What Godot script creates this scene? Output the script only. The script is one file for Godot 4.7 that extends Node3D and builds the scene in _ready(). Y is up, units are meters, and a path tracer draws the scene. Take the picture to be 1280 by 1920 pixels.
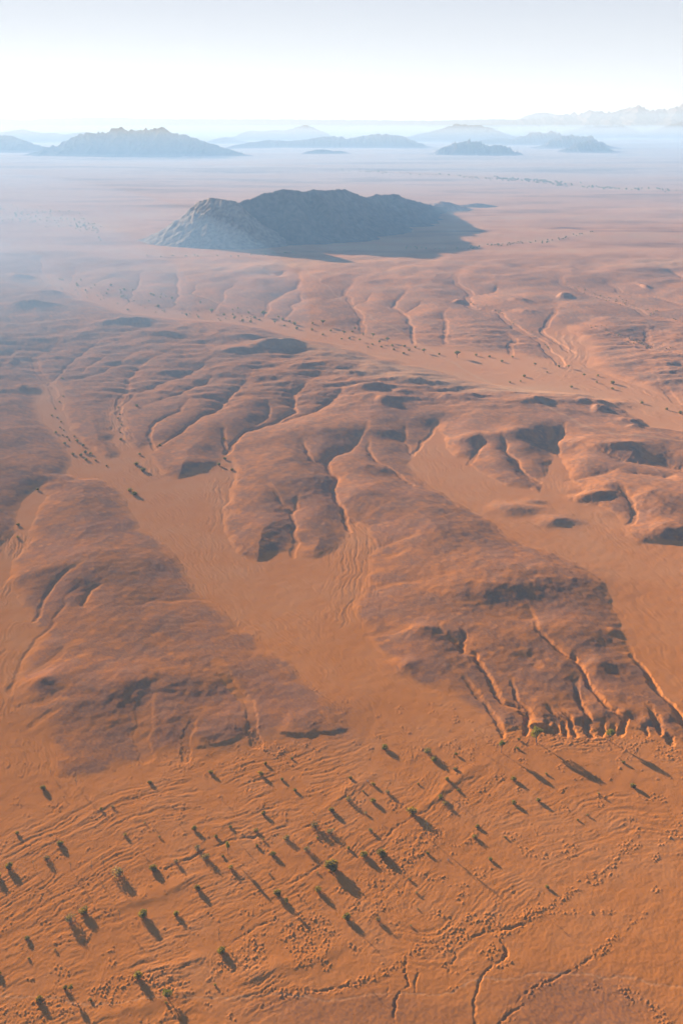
extends Node3D
# A desert valley of sand washes and gravel hills, seen from the air early in the morning.

const RIDE := 260.0                      # height of the eye over the plain
const SUN_TURN := 36.0                   # degrees left of the view
const SUN_HIGH := 11.0

enum {GULLY, RIDGE, FLOW, BAND, GROOVE, TRACK, SCARP, TONE}
var washes: Array[PackedFloat32Array] = []
var lines: Array[PackedFloat32Array] = []
var kinds := PackedInt32Array()
var knobs: Array[PackedFloat32Array] = []
var boxes: Array[Rect2] = []
var mounds: Array[PackedFloat32Array] = []
var swells: Array[PackedFloat32Array] = []
var patches: Array[PackedFloat32Array] = []

var n_warp := noise(11, 0.028, 2)
var n_warp2 := noise(12, 0.028, 2)
var n_small := noise(13, 0.16, 2)
var n_small2 := noise(14, 0.16, 2)
var n_big := noise(15, 0.0085, 2)
var n_mid := noise(16, 0.04, 2)
var n_rough := noise(17, 0.13, 2)
var n_grain := noise(18, 0.55, 2)
var n_far := noise(19, 1.0, 4)
var n_flow := ridged(20, 1.0)
var n_patch := noise(21, 0.05, 3)
var n_spot := cells(22, 0.085)
var n_clump := cells(23, 0.8)
var n_tint := noise(24, 0.012, 4)
var n_rill := ridged(25, 0.02)

# the fan of ground vertices
var rows := PackedFloat32Array()
var cols := PackedFloat32Array()
var spots := PackedVector3Array()
var tints := PackedColorArray()
var norms := PackedVector3Array()
var strips_p: Array = []
var strips_c: Array = []
const STRIP := 6

func noise(s: int, f: float, octaves: int) -> FastNoiseLite:
	var n := FastNoiseLite.new()
	n.seed = s
	n.noise_type = FastNoiseLite.TYPE_SIMPLEX_SMOOTH
	n.frequency = f
	n.fractal_octaves = octaves
	n.fractal_type = FastNoiseLite.FRACTAL_FBM if octaves > 1 else FastNoiseLite.FRACTAL_NONE
	return n

func ridged(s: int, f: float) -> FastNoiseLite:
	var n := noise(s, f, 2)
	n.fractal_type = FastNoiseLite.FRACTAL_RIDGED
	return n

func cells(s: int, f: float) -> FastNoiseLite:
	var n := noise(s, f, 1)
	n.noise_type = FastNoiseLite.TYPE_CELLULAR
	n.cellular_return_type = FastNoiseLite.RETURN_DISTANCE
	n.cellular_jitter = 1.0
	return n

func line(kind: int, pts: Array, reach: float, k: Array) -> void:
	var p := PackedFloat32Array(pts)
	var r := Rect2(p[0], p[1], 0, 0)
	for i in range(2, p.size(), 2):
		r = r.expand(Vector2(p[i], p[i + 1]))
	lines.append(p)
	kinds.append(kind)
	knobs.append(PackedFloat32Array(k))
	boxes.append(r.grow(reach))

func gully(pts: Array, half: float, strength: float, side: float, deep: float, sandy: float) -> void:
	line(GULLY, pts, half + side * 1.35 * 4.0, [half, strength, side * 1.35, deep, sandy])

func wash(pts: Array) -> void:
	washes.append(PackedFloat32Array(pts))

# What lies near a box of ground: [line ids, near wash edges, wash edges crossing the box's rows, mounds, patches]
func near_to(box: Rect2) -> Array:
	var ids := PackedInt32Array()
	for i in lines.size():
		if boxes[i].intersects(box):
			ids.append(i)
	var close: Array[PackedFloat32Array] = []
	var cross: Array[PackedFloat32Array] = []
	var wide := box.grow(130.0)
	for w in washes:
		var a := PackedFloat32Array()
		var b := PackedFloat32Array()
		var n := w.size() / 2
		for i in n:
			var x0 := w[i * 2]
			var y0 := w[i * 2 + 1]
			var j := (i + 1) % n
			var x1 := w[j * 2]
			var y1 := w[j * 2 + 1]
			if maxf(y0, y1) >= box.position.y and minf(y0, y1) <= box.end.y:
				b.append_array([x0, y0, x1, y1])
			if Rect2(minf(x0, x1), minf(y0, y1), absf(x1 - x0) + 0.01, absf(y1 - y0) + 0.01).intersects(wide):
				a.append_array([x0, y0, x1, y1])
		close.append(a)
		cross.append(b)
	var ms: Array[PackedFloat32Array] = []
	for m in mounds:
		if Rect2(m[0] - m[2] * 2.5, m[1] - m[3] * 2.5, m[2] * 5.0, m[3] * 5.0).intersects(box):
			ms.append(m)
	var gs: Array[PackedFloat32Array] = []
	for m in patches:
		if Rect2(m[0] - m[2] * 2.5, m[1] - m[3] * 2.5, m[2] * 5.0, m[3] * 5.0).intersects(box):
			gs.append(m)
	return [ids, close, cross, ms, gs]

# Height and colour of the ground at x metres across and d metres ahead; fine is the spacing of the mesh there.
func ground_at(x0: float, d0: float, fine: float, near: Array, out: PackedFloat32Array) -> void:
	var coarse := smoothstep(850.0, 1250.0, d0)
	var x := x0
	var d := d0
	var mid := 0.0
	var blot := 0.0
	if coarse < 1.0:
		x += n_warp.get_noise_2d(x0, d0) * 2.8 * (1.0 - coarse)
		d += n_warp2.get_noise_2d(x0, d0) * 2.8 * (1.0 - coarse)
		mid += n_mid.get_noise_2d(x0, d0) * (1.0 - coarse)
		blot += n_patch.get_noise_2d(x0, d0) * (1.0 - coarse)
	if coarse > 0.0:
		x += n_warp.get_noise_2d(x0 * 0.4 + 500.0, d0 * 0.4) * 7.0 * coarse
		d += n_warp2.get_noise_2d(x0 * 0.4 + 500.0, d0 * 0.4) * 7.0 * coarse
		mid += n_mid.get_noise_2d(x0 * 0.36, d0 * 0.36) * coarse
		blot += n_patch.get_noise_2d(x0 * 0.36, d0 * 0.36) * coarse
	if d0 < 1100.0:
		x += n_small.get_noise_2d(x0, d0) * 0.75
		d += n_small2.get_noise_2d(x0, d0) * 0.75
	# the washes: how far the nearest one is
	var away := 1.0e9
	var inner := 1.0e9
	var inside := false
	var close: Array = near[1]
	var cross: Array = near[2]
	for w in close.size():
		var odd := false
		var b: PackedFloat32Array = cross[w]
		for i in range(0, b.size(), 4):
			if (b[i + 1] > d) != (b[i + 3] > d) and x < b[i] + (b[i + 2] - b[i]) * (d - b[i + 1]) / (b[i + 3] - b[i + 1]):
				odd = not odd
		var best := 1.0e9
		var a: PackedFloat32Array = close[w]
		for i in range(0, a.size(), 4):
			var ex := a[i + 2] - a[i]
			var ey := a[i + 3] - a[i + 1]
			var px := x - a[i]
			var py := d - a[i + 1]
			var t := clampf((px * ex + py * ey) / (ex * ex + ey * ey), 0.0, 1.0)
			px -= ex * t
			py -= ey * t
			best = minf(best, px * px + py * py)
		if odd:
			inside = true
			inner = minf(inner, best)
		else:
			away = minf(away, best)
	away = 0.0 if inside else sqrt(away)
	var big := n_big.get_noise_2d(x, d)
	var rise := 30.0 + clampf((d - 900.0) / 600.0, 0.0, 1.0) * 16.0
	var tall := 7.4 + big * 2.6 + mid * 0.25 + coarse * 0.8
	if d > 1900.0:
		tall = lerpf(tall, 7.0, clampf((d - 1900.0) / 300.0, 0.0, 1.0))
	var hill := 1.0
	if away < 125.0:
		var fade := 1.0 - away * away / 15625.0
		hill = 1.0 - exp(-away / rise) * fade * fade
	for m in swells:
		var ux: float = (x - m[0]) / m[2]
		var uy: float = (d - m[1]) / m[3]
		var q := ux * ux + uy * uy
		if q < 5.0:
			tall *= lerpf(1.0, m[4], exp(-q * q))
	var keep := 1.0
	var h := 0.0
	var sand := 1.0 - smoothstep(0.0, lerpf(8.0, 30.0, coarse) * (1.0 + mid * 0.8), away + blot * minf(away, 7.0))
	var streak := 0.0
	var streaks := 0.0
	var tone := 0.0
	var rough := 0.0
	for id in (near[0] as PackedInt32Array):
		var p := lines[id]
		var k := knobs[id]
		var kind := kinds[id]
		var best := 1.0e9
		var along := 0.0
		var run := 0.0
		var side := 1.0
		var first := 0.0
		var last := 0.0
		var n := p.size()
		for i in range(0, n - 2, 2):
			var ex := p[i + 2] - p[i]
			var ey := p[i + 3] - p[i + 1]
			var px := x - p[i]
			var py := d - p[i + 1]
			var ll := ex * ex + ey * ey
			var t := clampf((px * ex + py * ey) / ll, 0.0, 1.0)
			var qx := px - ex * t
			var qy := py - ey * t
			var q := qx * qx + qy * qy
			if q < best:
				best = q
				along = run + t * sqrt(ll)
				side = 1.0 if ex * py - ey * px > 0.0 else -1.0
			run += sqrt(ll)
		best = sqrt(best) + (n_grain.get_noise_2d(x0, d0) * 0.45 if fine < 1.2 else 0.0)
		match kind:
			GULLY:
				var off := maxf(best - k[0], 0.0)
				var head := smoothstep(0.0, 1.0, along / (run * 0.45 + 1.0)) * 0.85 + 0.15
				var q := off / k[2]
				if q < 3.8:
					var fade := 1.0 - q * q / 14.44
					keep *= 1.0 - k[1] * head * exp(-q) * fade * fade
				if off < 4.0:
					h -= 0.55 * k[3] * head * (1.0 - smoothstep(0.0, 1.3, off))
					sand = maxf(sand, k[4] * (1.0 - 0.45 * coarse) * (1.0 - smoothstep(0.3, 2.2 + k[2] * 0.08, off)) * (0.75 + 0.5 * mid))
			RIDGE:
				var q := best / k[1]
				if q < 3.0:
					h += minf(1.2, 0.45 + run / 130.0) * k[0] * exp(-q * q * (1.0 + 0.5 * mid)) * (1.0 + 0.5 * blot) * smoothstep(0.0, 1.0, minf(along, run - along) / (run * 0.4))
			FLOW:
				var q := best / k[0]
				if q < 2.2:
					var f := exp(-q * q)
					streak += f * k[1] * n_flow.get_noise_2d((best * side) / k[2] + mid * 0.5 + 40.0 * id, along / (k[2] * 20.0)) * smoothstep(-0.5, 0.3, n_patch.get_noise_2d(x * 0.45 + 80.0, d * 0.45))
					streaks += f
			BAND:
				if best < k[0] * 1.8:
					var f := 1.0 - smoothstep(k[0] * 0.35, k[0] * 1.5, best)
					f *= smoothstep(-0.6, 0.15, n_rough.get_noise_2d(x * 0.5, d * 0.5))
					var c := n_clump.get_noise_2d(x0, d0)
					rough = maxf(rough, f * 0.75 * k[1] * smoothstep(-0.66 + 0.3 * n_small.get_noise_2d(x0 * 1.5, d0 * 1.5), -0.9, c) * (0.7 + 0.8 * n_rough.get_noise_2d(x0 * 2.0, d0 * 2.0)))
			GROOVE:
				if best < k[0] * 5.0:
					h -= k[1] * (0.75 + 0.9 * n_rough.get_noise_2d(x0 * 0.6, d0 * 0.6)) * (1.0 - smoothstep(k[0] * 0.3, k[0] * 2.4, best)) * clampf(minf(along, run - along) / 4.0, 0.2, 1.0)
			TRACK:
				if best < k[0] * 3.0:
					var f := 1.0 - smoothstep(k[0] * 0.5, k[0] * 1.8, best)
					h -= k[1] * f
					tone += 0.28 * f
			SCARP:
				if best < 30.0:
					var edge := clampf(minf(along, run - along) / 6.0, 0.0, 1.0)
					if side * k[1] > 0.0:
						h += k[0] * edge * clampf(0.75 + 1.6 * mid + 0.5 * blot, 0.15, 1.5) * smoothstep(0.2, 2.2, best) * exp(-best / 14.0)
			TONE:
				var q := best / k[0]
				if q < 3.0:
					tone += k[1] * exp(-q * q) * (1.0 + 0.8 * n_far.get_noise_2d(x / 260.0, d / 60.0)) * clampf(minf(along, run - along) / (k[0] * 3.0) + 0.2, 0.0, 1.0)
	h += tall * hill * keep
	var dark := 1.0 - sand
	for m in (near[3] as Array):
		var ux: float = (x - m[0]) / m[2]
		var uy: float = (d - m[1]) / m[3]
		var q := (ux * ux + uy * uy) * (1.0 + 0.45 * mid + 0.1 * n_rough.get_noise_2d(x * 0.6, d * 0.6))
		if q < 6.0:
			var f := exp(-q * 1.1)
			h += 0.62 * m[4] * f * (1.0 + 0.35 * mid)
			dark = maxf(dark, f * 0.9)
	if streaks > 0.01:
		var f := streak / maxf(streaks, 0.6) * (1.0 - hill * 0.9)
		h += f * clampf(d0 / 420.0, 0.8, 1.7) * 1.2
		tone += f * 0.35
	h += rough
	if d < 420.0 and streaks > 0.2 and rough < 0.05:
		var c := n_clump.get_noise_2d(x0 * 0.8 + 31.0, d0 * 0.8)
		if c < -0.72:
			h += 0.3 * smoothstep(-0.72, -0.92, c) * smoothstep(0.22, 0.5, n_rough.get_noise_2d(x0 * 0.7 + 200.0, d0 * 0.7)) * (1.0 - hill)
	# relief without a place of its own
	if d > 880.0 and d < 1500.0:
		var w := smoothstep(880.0, 1000.0, d) * (1.0 - smoothstep(1250.0, 1500.0, d))
		h += w * hill * (n_far.get_noise_2d(x / 75.0 + d / 160.0, d / 24.0) * 2.2 + n_far.get_noise_2d(x / 30.0, d / 14.0 + 60.0) * 0.8)
	if d < 2400.0:
		var reach := 1.0 - smoothstep(1700.0, 2400.0, d)
		var rill := n_rill.get_noise_2d(x * 0.8, d * 0.8)
		h += hill * keep * (rill * lerpf(0.2, 0.6, coarse) + mid * lerpf(0.14, 0.8, coarse)) * reach
		if fine < 3.0:
			h += n_rough.get_noise_2d(x0, d0) * lerpf(0.09, 0.22, hill) * (1.0 - smoothstep(1.4, 3.0, fine))
		if fine < 1.0:
			h += n_grain.get_noise_2d(x0, d0) * lerpf(0.055, 0.09, dark) * (1.0 - smoothstep(0.5, 1.0, fine))
	if d > 1700.0:
		var reach := smoothstep(1700.0, 2600.0, d)
		h += reach * (n_far.get_noise_2d(x / 900.0, d / 500.0) * 5.0 * (1.0 - smoothstep(5000.0, 12000.0, d)) + n_far.get_noise_2d(x / 4000.0, d / 2500.0) * 14.0 * smoothstep(3000.0, 9000.0, d) + n_far.get_noise_2d(x / 120.0 + 50.0, d / 90.0) * 1.2 * (1.0 - smoothstep(2500.0, 5000.0, d)))
	# colour
	if sand > 0.5 and d > 800.0:
		tone += 0.35 * (sand - 0.5) * smoothstep(800.0, 1100.0, d)
	var tint := n_tint.get_noise_2d(x, d)
	var g := clampf(dark * (0.76 + blot * 0.65 + tint * 0.45), 0.0, 1.0)
	for m in (near[4] as Array):
		var ux: float = (x - m[0]) / m[2]
		var uy: float = (d - m[1]) / m[3]
		var q := ux * ux + uy * uy
		if q < 6.0:
			g = maxf(g, exp(-q * q * 0.6) * m[4] * (0.8 + 0.5 * n_grain.get_noise_2d(x0, d0)))
	if d < 1500.0:
		var c := n_spot.get_noise_2d(x0, d0)
		if c < -0.78:
			g *= 1.0 - smoothstep(-0.78, -0.95, c) * 0.8 * smoothstep(-0.1, 0.35, n_mid.get_noise_2d(x0 + 300.0, d0))
	var speck := 0.0
	if d0 < 800.0:
		speck += n_grain.get_noise_2d(x0 + 90.0, d0) * (1.0 - smoothstep(500.0, 800.0, d0))
	if d0 > 450.0 and d0 < 2600.0:
		speck += n_grain.get_noise_2d(x0 * 0.3 + 90.0, d0 * 0.3) * smoothstep(450.0, 750.0, d0) * (1.0 - smoothstep(1800.0, 2600.0, d0))
	g = clampf(g * (1.0 + 0.55 * speck) + 0.06 * speck, 0.0, 1.0)
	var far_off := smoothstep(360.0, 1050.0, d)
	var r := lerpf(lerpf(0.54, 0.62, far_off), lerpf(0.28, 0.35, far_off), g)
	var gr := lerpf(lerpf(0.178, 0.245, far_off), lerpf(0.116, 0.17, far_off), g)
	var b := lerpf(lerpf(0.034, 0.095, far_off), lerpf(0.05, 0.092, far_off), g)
	if g > 0.0 and tint > 0.0 and d < 1000.0:
		r += g * tint * 0.10
		gr += g * tint * 0.012
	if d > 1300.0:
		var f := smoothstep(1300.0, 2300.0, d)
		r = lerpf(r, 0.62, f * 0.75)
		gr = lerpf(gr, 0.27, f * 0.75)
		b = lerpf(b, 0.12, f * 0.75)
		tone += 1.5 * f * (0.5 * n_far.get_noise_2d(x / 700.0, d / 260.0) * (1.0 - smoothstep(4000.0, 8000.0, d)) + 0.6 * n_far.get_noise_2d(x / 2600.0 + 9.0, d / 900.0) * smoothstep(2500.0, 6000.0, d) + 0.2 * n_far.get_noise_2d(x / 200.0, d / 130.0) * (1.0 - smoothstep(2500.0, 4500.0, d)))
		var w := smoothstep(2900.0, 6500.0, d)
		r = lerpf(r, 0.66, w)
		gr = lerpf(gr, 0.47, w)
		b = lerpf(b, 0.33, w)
	if sand > 0.5 and d > 430.0 and d < 1000.0:
		tone += 0.16 * (sand - 0.5) * smoothstep(430.0, 600.0, d)
	tone += 0.16 * tint + 0.10 * blot
	if tone > 0.0:
		var f := minf(tone, 1.0)
		r = lerpf(r, 0.62, f)
		gr = lerpf(gr, 0.34, f)
		b = lerpf(b, 0.17, f)
	else:
		var f := 1.0 + maxf(tone, -0.75) * 0.75
		r *= f
		gr *= f
		b *= f
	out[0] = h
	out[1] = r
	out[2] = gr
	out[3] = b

func height_at(x: float, d: float) -> float:
	var out := PackedFloat32Array([0, 0, 0, 0])
	ground_at(x, d, 0.4, near_to(Rect2(x - 12.0, d - 12.0, 24.0, 24.0)), out)
	return out[0]

func spread(u: float, d: float) -> float:
	return u * (0.93 * d + 94.0)

func strip(at: int) -> void:
	var r0 := at * STRIP
	var r1 := mini(r0 + STRIP, rows.size())
	var n := cols.size()
	var ps := PackedVector3Array()
	var cs := PackedColorArray()
	ps.resize((r1 - r0) * n)
	cs.resize((r1 - r0) * n)
	var out := PackedFloat32Array([0, 0, 0, 0])
	const BLOCK := 40
	for c0 in range(0, n, BLOCK):
		var c1 := mini(c0 + BLOCK, n)
		var box := Rect2(spread(cols[c0], rows[r0]), rows[r0], 0, 0)
		for c in [c0, c1 - 1]:
			for r in [r0, r1 - 1]:
				box = box.expand(Vector2(spread(cols[c], rows[r]), rows[r]))
		box = box.grow(14.0)
		var near := near_to(box)
		for r in range(r0, r1):
			var d := rows[r]
			var fine := (rows[r + 1] - d) if r + 1 < rows.size() else 5000.0
			fine = minf(fine, 4.0 * d / 1000.0) if d < 1200.0 else fine
			for c in range(c0, c1):
				var x := spread(cols[c], d)
				ground_at(x, d, fine, near, out)
				var k := (r - r0) * n + c
				ps[k] = Vector3(x, out[0], -d)
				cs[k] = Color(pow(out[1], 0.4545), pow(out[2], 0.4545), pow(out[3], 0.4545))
	strips_p[at] = ps
	strips_c[at] = cs

func slopes(at: int) -> void:
	var n := cols.size()
	var r0 := at * STRIP
	var r1 := mini(r0 + STRIP, rows.size())
	var ns := PackedVector3Array()
	ns.resize((r1 - r0) * n)
	for r in range(r0, r1):
		var ra := maxi(r - 1, 0)
		var rb := mini(r + 1, rows.size() - 1)
		for c in n:
			var across := spots[r * n + mini(c + 1, n - 1)] - spots[r * n + maxi(c - 1, 0)]
			var ahead := spots[rb * n + c] - spots[ra * n + c]
			ns[(r - r0) * n + c] = across.cross(ahead).normalized()
	strips_p[at] = ns

func build_ground() -> MeshInstance3D:
	var step := 0.00088 * DETAIL
	var u := -0.43
	for s in [-1.6, -1.2, -0.9, -0.72, -0.6, -0.52, -0.47]:
		cols.append(s)
	while u < 0.43:
		cols.append(u)
		u += step
	for s in [0.43, 0.47, 0.52, 0.6, 0.72, 0.9, 1.2, 1.6]:
		cols.append(s)
	var d := 120.0
	rows.append(d)
	while d < 90000.0:
		var s: float = (d * d + RIDE * RIDE) / RIDE * 0.00090 * DETAIL
		if d < 205.0:
			s = 6.0
		if d > 2500.0:
			s = minf(s * 0.8, d * 0.05)
		d += s
		rows.append(d)
	var n := cols.size()
	var strips := (rows.size() + STRIP - 1) / STRIP
	strips_p.resize(strips)
	strips_c.resize(strips)
	var job := WorkerThreadPool.add_group_task(strip, strips, -1, true)
	WorkerThreadPool.wait_for_group_task_completion(job)
	for s in strips:
		spots.append_array(strips_p[s])
		tints.append_array(strips_c[s])
	job = WorkerThreadPool.add_group_task(slopes, strips, -1, true)
	WorkerThreadPool.wait_for_group_task_completion(job)
	for s in strips:
		norms.append_array(strips_p[s])
	var index := PackedInt32Array()
	index.resize((rows.size() - 1) * (n - 1) * 6)
	var k := 0
	for r in rows.size() - 1:
		var o := r * n
		for c in n - 1:
			index[k] = o + c
			index[k + 1] = o + n + c
			index[k + 2] = o + c + 1
			index[k + 3] = o + c + 1
			index[k + 4] = o + n + c
			index[k + 5] = o + n + c + 1
			k += 6
	print("ground vertices ", spots.size(), " triangles ", k / 3)
	return sheet("desert_ground", spots, norms, tints, index, earth)

func sheet(called: String, ps: PackedVector3Array, ns: PackedVector3Array, cs: PackedColorArray, index: PackedInt32Array, m: Material) -> MeshInstance3D:
	var a := []
	a.resize(Mesh.ARRAY_MAX)
	a[Mesh.ARRAY_VERTEX] = ps
	a[Mesh.ARRAY_NORMAL] = ns
	if cs.size():
		a[Mesh.ARRAY_COLOR] = cs
	a[Mesh.ARRAY_INDEX] = index
	var mesh := ArrayMesh.new()
	mesh.add_surface_from_arrays(Mesh.PRIMITIVE_TRIANGLES, a)
	mesh.surface_set_material(0, m)
	var o := MeshInstance3D.new()
	o.name = called
	o.mesh = mesh
	return o

# A mountain: crest lines of [x, height, distance] points; flanks fall at `steep` and are cut by ravines.
var peaks: Array = []
var raised: Array = []

func mountain(label: String, crests: Array, steep: float, craggy: float, tint: Color) -> void:
	peaks.append([label, crests, steep, craggy, tint])

func raise_one(which: int) -> void:
	var crests: Array = peaks[which][1]
	var steep: float = peaks[which][2]
	var craggy: float = peaks[which][3]
	var tint: Color = peaks[which][4]
	var box := Rect2(crests[0][0], crests[0][2], 0, 0)
	var top := 0.0
	for c in crests:
		for i in range(0, c.size(), 3):
			box = box.expand(Vector2(c[i], c[i + 2]))
			top = maxf(top, c[i + 1])
	var reach := top / steep * 2.0
	box = box.grow(reach)
	var gap := clampf(maxf(box.size.x / 420.0, box.size.y / 260.0), 2.5, 400.0)
	var nx := int(box.size.x / gap) + 1
	var ny := int(box.size.y / gap) + 1
	var rock := ridged(int(top) + 31, 1.0)
	rock.fractal_octaves = 4
	var bend := noise(int(top) + 57, 1.0, 3)
	var size := top / steep
	var ps := PackedVector3Array()
	var cs := PackedColorArray()
	var seen := PackedByteArray()
	for j in ny:
		for i in nx:
			var x := box.position.x + i * gap
			var d := box.position.y + j * gap
			var wx := x + bend.get_noise_2d(x / size * 2.2, d / size * 2.2) * size * 0.09
			var wd := d + bend.get_noise_2d(x / size * 2.2 + 70.0, d / size * 2.2) * size * 0.09
			var h := 0.0
			var flank := 1.0
			var jag := 1.0 + craggy * (0.55 * bend.get_noise_2d(x / size * 3.5 + 20.0, 0.0) + 0.35 * bend.get_noise_2d(x / size * 10.0, 40.0))
			for c in crests:
				for s in range(0, c.size() - 3, 3):
					var ex: float = c[s + 3] - c[s]
					var ey: float = c[s + 5] - c[s + 2]
					var px: float = wx - c[s]
					var py: float = wd - c[s + 2]
					var t := clampf((px * ex + py * ey) / (ex * ex + ey * ey), 0.0, 1.0)
					var hc: float = lerpf(c[s + 1], c[s + 4], t) * jag
					var q := Vector2(px - ex * t, py - ey * t).length() / (maxf(hc, 1.0) / steep * 2.1)
					if q < 1.0:
						var hh := hc * pow(1.0 - q, 1.85)
						if hh > h:
							h = hh
							flank = q
			var v := rock.get_noise_2d(wx / size * 2.6, wd / size * 1.6)
			h *= 1.0 + craggy * (v - 0.1) * smoothstep(0.0, 0.25, flank) * 2.2
			h -= craggy * 0.25 * top * maxf(v, 0.0) * smoothstep(0.05, 0.3, h / top) * smoothstep(0.03, 0.25, flank)
			ps.append(Vector3(x, h - 2.0, -d))
			seen.append(1 if h > 0.5 else 0)
			var f := 1.0 + 0.5 * bend.get_noise_2d(x / size * 9.0, d / size * 9.0) + 0.25 * v
			cs.append(Color(pow(tint.r * f, 0.4545), pow(tint.g * f, 0.4545), pow(tint.b * f, 0.4545)))
	var ns := PackedVector3Array()
	var index := PackedInt32Array()
	for j in ny:
		for i in nx:
			var across := ps[j * nx + mini(i + 1, nx - 1)] - ps[j * nx + maxi(i - 1, 0)]
			var ahead := ps[mini(j + 1, ny - 1) * nx + i] - ps[maxi(j - 1, 0) * nx + i]
			ns.append(across.cross(ahead).normalized())
			if i < nx - 1 and j < ny - 1:
				var a := j * nx + i
				if seen[a] or seen[a + 1] or seen[a + nx] or seen[a + nx + 1]:
					index.append_array([a, a + nx, a + 1, a + 1, a + nx, a + nx + 1])
	raised[which] = [ps, ns, cs, index]

func raise_all() -> void:
	raised.resize(peaks.size())
	var job := WorkerThreadPool.add_group_task(raise_one, peaks.size(), -1, true)
	WorkerThreadPool.wait_for_group_task_completion(job)
	for i in peaks.size():
		var o := sheet("mountain", raised[i][0], raised[i][1], raised[i][2], raised[i][3], earth)
		o.set_meta("kind", "structure")
		o.set_meta("label", peaks[i][0])
		add_child(o, true)

func haze(called: String, low: Vector3, high: Vector3, thick: float, hue: Color) -> void:
	var m := FogMaterial.new()
	m.density = thick
	m.albedo = hue.linear_to_srgb()
	var f := FogVolume.new()
	f.name = called
	f.shape = RenderingServer.FOG_VOLUME_SHAPE_ELLIPSOID if called == "haze_bank" else RenderingServer.FOG_VOLUME_SHAPE_BOX
	f.size = high - low
	f.position = (high + low) * 0.5
	f.material = m
	f.set_meta("kind", "stuff")
	f.set_meta("label", {"haze_layer": "thin blue morning haze lying over the desert floor", "ground_mist": "pale mist on the far plain between the mountains", "outer_haze": "pale haze low over the plain beyond the dark ridge", "upper_haze": "thin pale blue haze reaching above the eye over the whole plain", "far_mist": "white morning air along the horizon beyond the nearer mountains", "haze_bank": "pale blue haze hanging over the left side of the valley"}[called])
	add_child(f, true)

var earth := StandardMaterial3D.new()
const DETAIL := 1.0

func _ready() -> void:
	var cam := Camera3D.new()
	cam.name = "camera"
	cam.position = Vector3(0, RIDE, 0)
	cam.rotation_degrees = Vector3(-21.2, 0, 0)
	cam.fov = 54.0
	cam.near = 1.0
	cam.far = 150000.0
	add_child(cam)
	var env := Environment.new()
	env.background_mode = Environment.BG_SKY
	var sky := ProceduralSkyMaterial.new()
	sky.sky_top_color = Color(0.018, 0.052, 0.135).linear_to_srgb()
	sky.sky_horizon_color = Color(0.272, 0.282, 0.287).linear_to_srgb()
	sky.sky_curve = 0.18
	sky.ground_bottom_color = Color(0.2, 0.13, 0.09).linear_to_srgb()
	sky.ground_horizon_color = Color(0.40, 0.42, 0.44).linear_to_srgb()
	sky.ground_curve = 0.05
	sky.sun_angle_max = 1.0
	env.sky = Sky.new()
	env.sky.sky_material = sky
	env.tonemap_mode = Environment.TONE_MAPPER_LINEAR
	env.tonemap_exposure = 3.3
	env.volumetric_fog_enabled = true
	env.volumetric_fog_density = 0.00003
	env.volumetric_fog_albedo = Color(0.76, 0.87, 1.0).linear_to_srgb()
	env.volumetric_fog_anisotropy = 0.25
	env.sdfgi_enabled = true
	env.ssao_enabled = true
	env.ssil_enabled = true
	var world := WorldEnvironment.new()
	world.name = "world_environment"
	world.environment = env
	add_child(world)
	var sun := DirectionalLight3D.new()
	sun.name = "sun"
	sun.light_energy = 1.6
	sun.light_color = Color(1.0, 0.84, 0.66).linear_to_srgb()
	sun.light_angular_distance = 0.5
	sun.shadow_enabled = true
	var a := deg_to_rad(SUN_TURN)
	var e := deg_to_rad(SUN_HIGH)
	var from := Vector3(-sin(a) * cos(e), sin(e), -cos(a) * cos(e))
	sun.look_at_from_position(Vector3.ZERO, -from, Vector3.UP)
	add_child(sun)

	earth.resource_name = "earth"
	earth.vertex_color_use_as_albedo = true
	earth.vertex_color_is_srgb = true
	earth.roughness = 1.0
	earth.specular_mode = BaseMaterial3D.SPECULAR_DISABLED
	lay_out()
	var t := Time.get_ticks_msec()
	var ground := build_ground()
	ground.set_meta("kind", "structure")
	ground.set_meta("label", "orange desert ground of sand washes, gravel hills and a far hazy plain")
	add_child(ground)
	print("ground ms ", Time.get_ticks_msec() - t)
	t = Time.get_ticks_msec()
	raise_mountains()
	raise_all()
	print("mountains ms ", Time.get_ticks_msec() - t)
	haze("haze_layer", Vector3(-60000, -60, -5500), Vector3(60000, 215, 400), 0.00008, Color(0.10, 0.48, 1.0))
	haze("outer_haze", Vector3(-60000, -60, -95000), Vector3(60000, 215, -5501), 0.00006, Color(0.42, 0.68, 1.0))
	haze("upper_haze", Vector3(-60000, -60, -95000), Vector3(60000, 420, 400), 0.000026, Color(0.5, 0.74, 1.0))
	haze("ground_mist", Vector3(-60000, -60, -95000), Vector3(60000, 30, -2700), 0.00026, Color(0.95, 0.96, 1.0))
	haze("far_mist", Vector3(-60000, -60, -95000), Vector3(60000, 190, -10500), 0.00004, Color(0.90, 0.95, 1.0))
	for k in 4:
		var wide := 1.0 - 0.2 * k
		var mid := Vector3(-840, 20, -1330)
		var half := Vector3(800, 200, 960) * wide
		haze("haze_bank", mid - half, mid + half, 0.00026, Color(0.50, 0.74, 1.0))
	prepare()
	set_out()


# plants: meshes made once, then shared by every plant of the kind
var makings := {}
var counts := {}
var leafy := StandardMaterial3D.new()
var woody := StandardMaterial3D.new()
var dice := RandomNumberGenerator.new()

func srgb(c: Color) -> Color:
	return Color(pow(maxf(c.r, 0.0), 0.4545), pow(maxf(c.g, 0.0), 0.4545), pow(maxf(c.b, 0.0), 0.4545))

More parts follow.
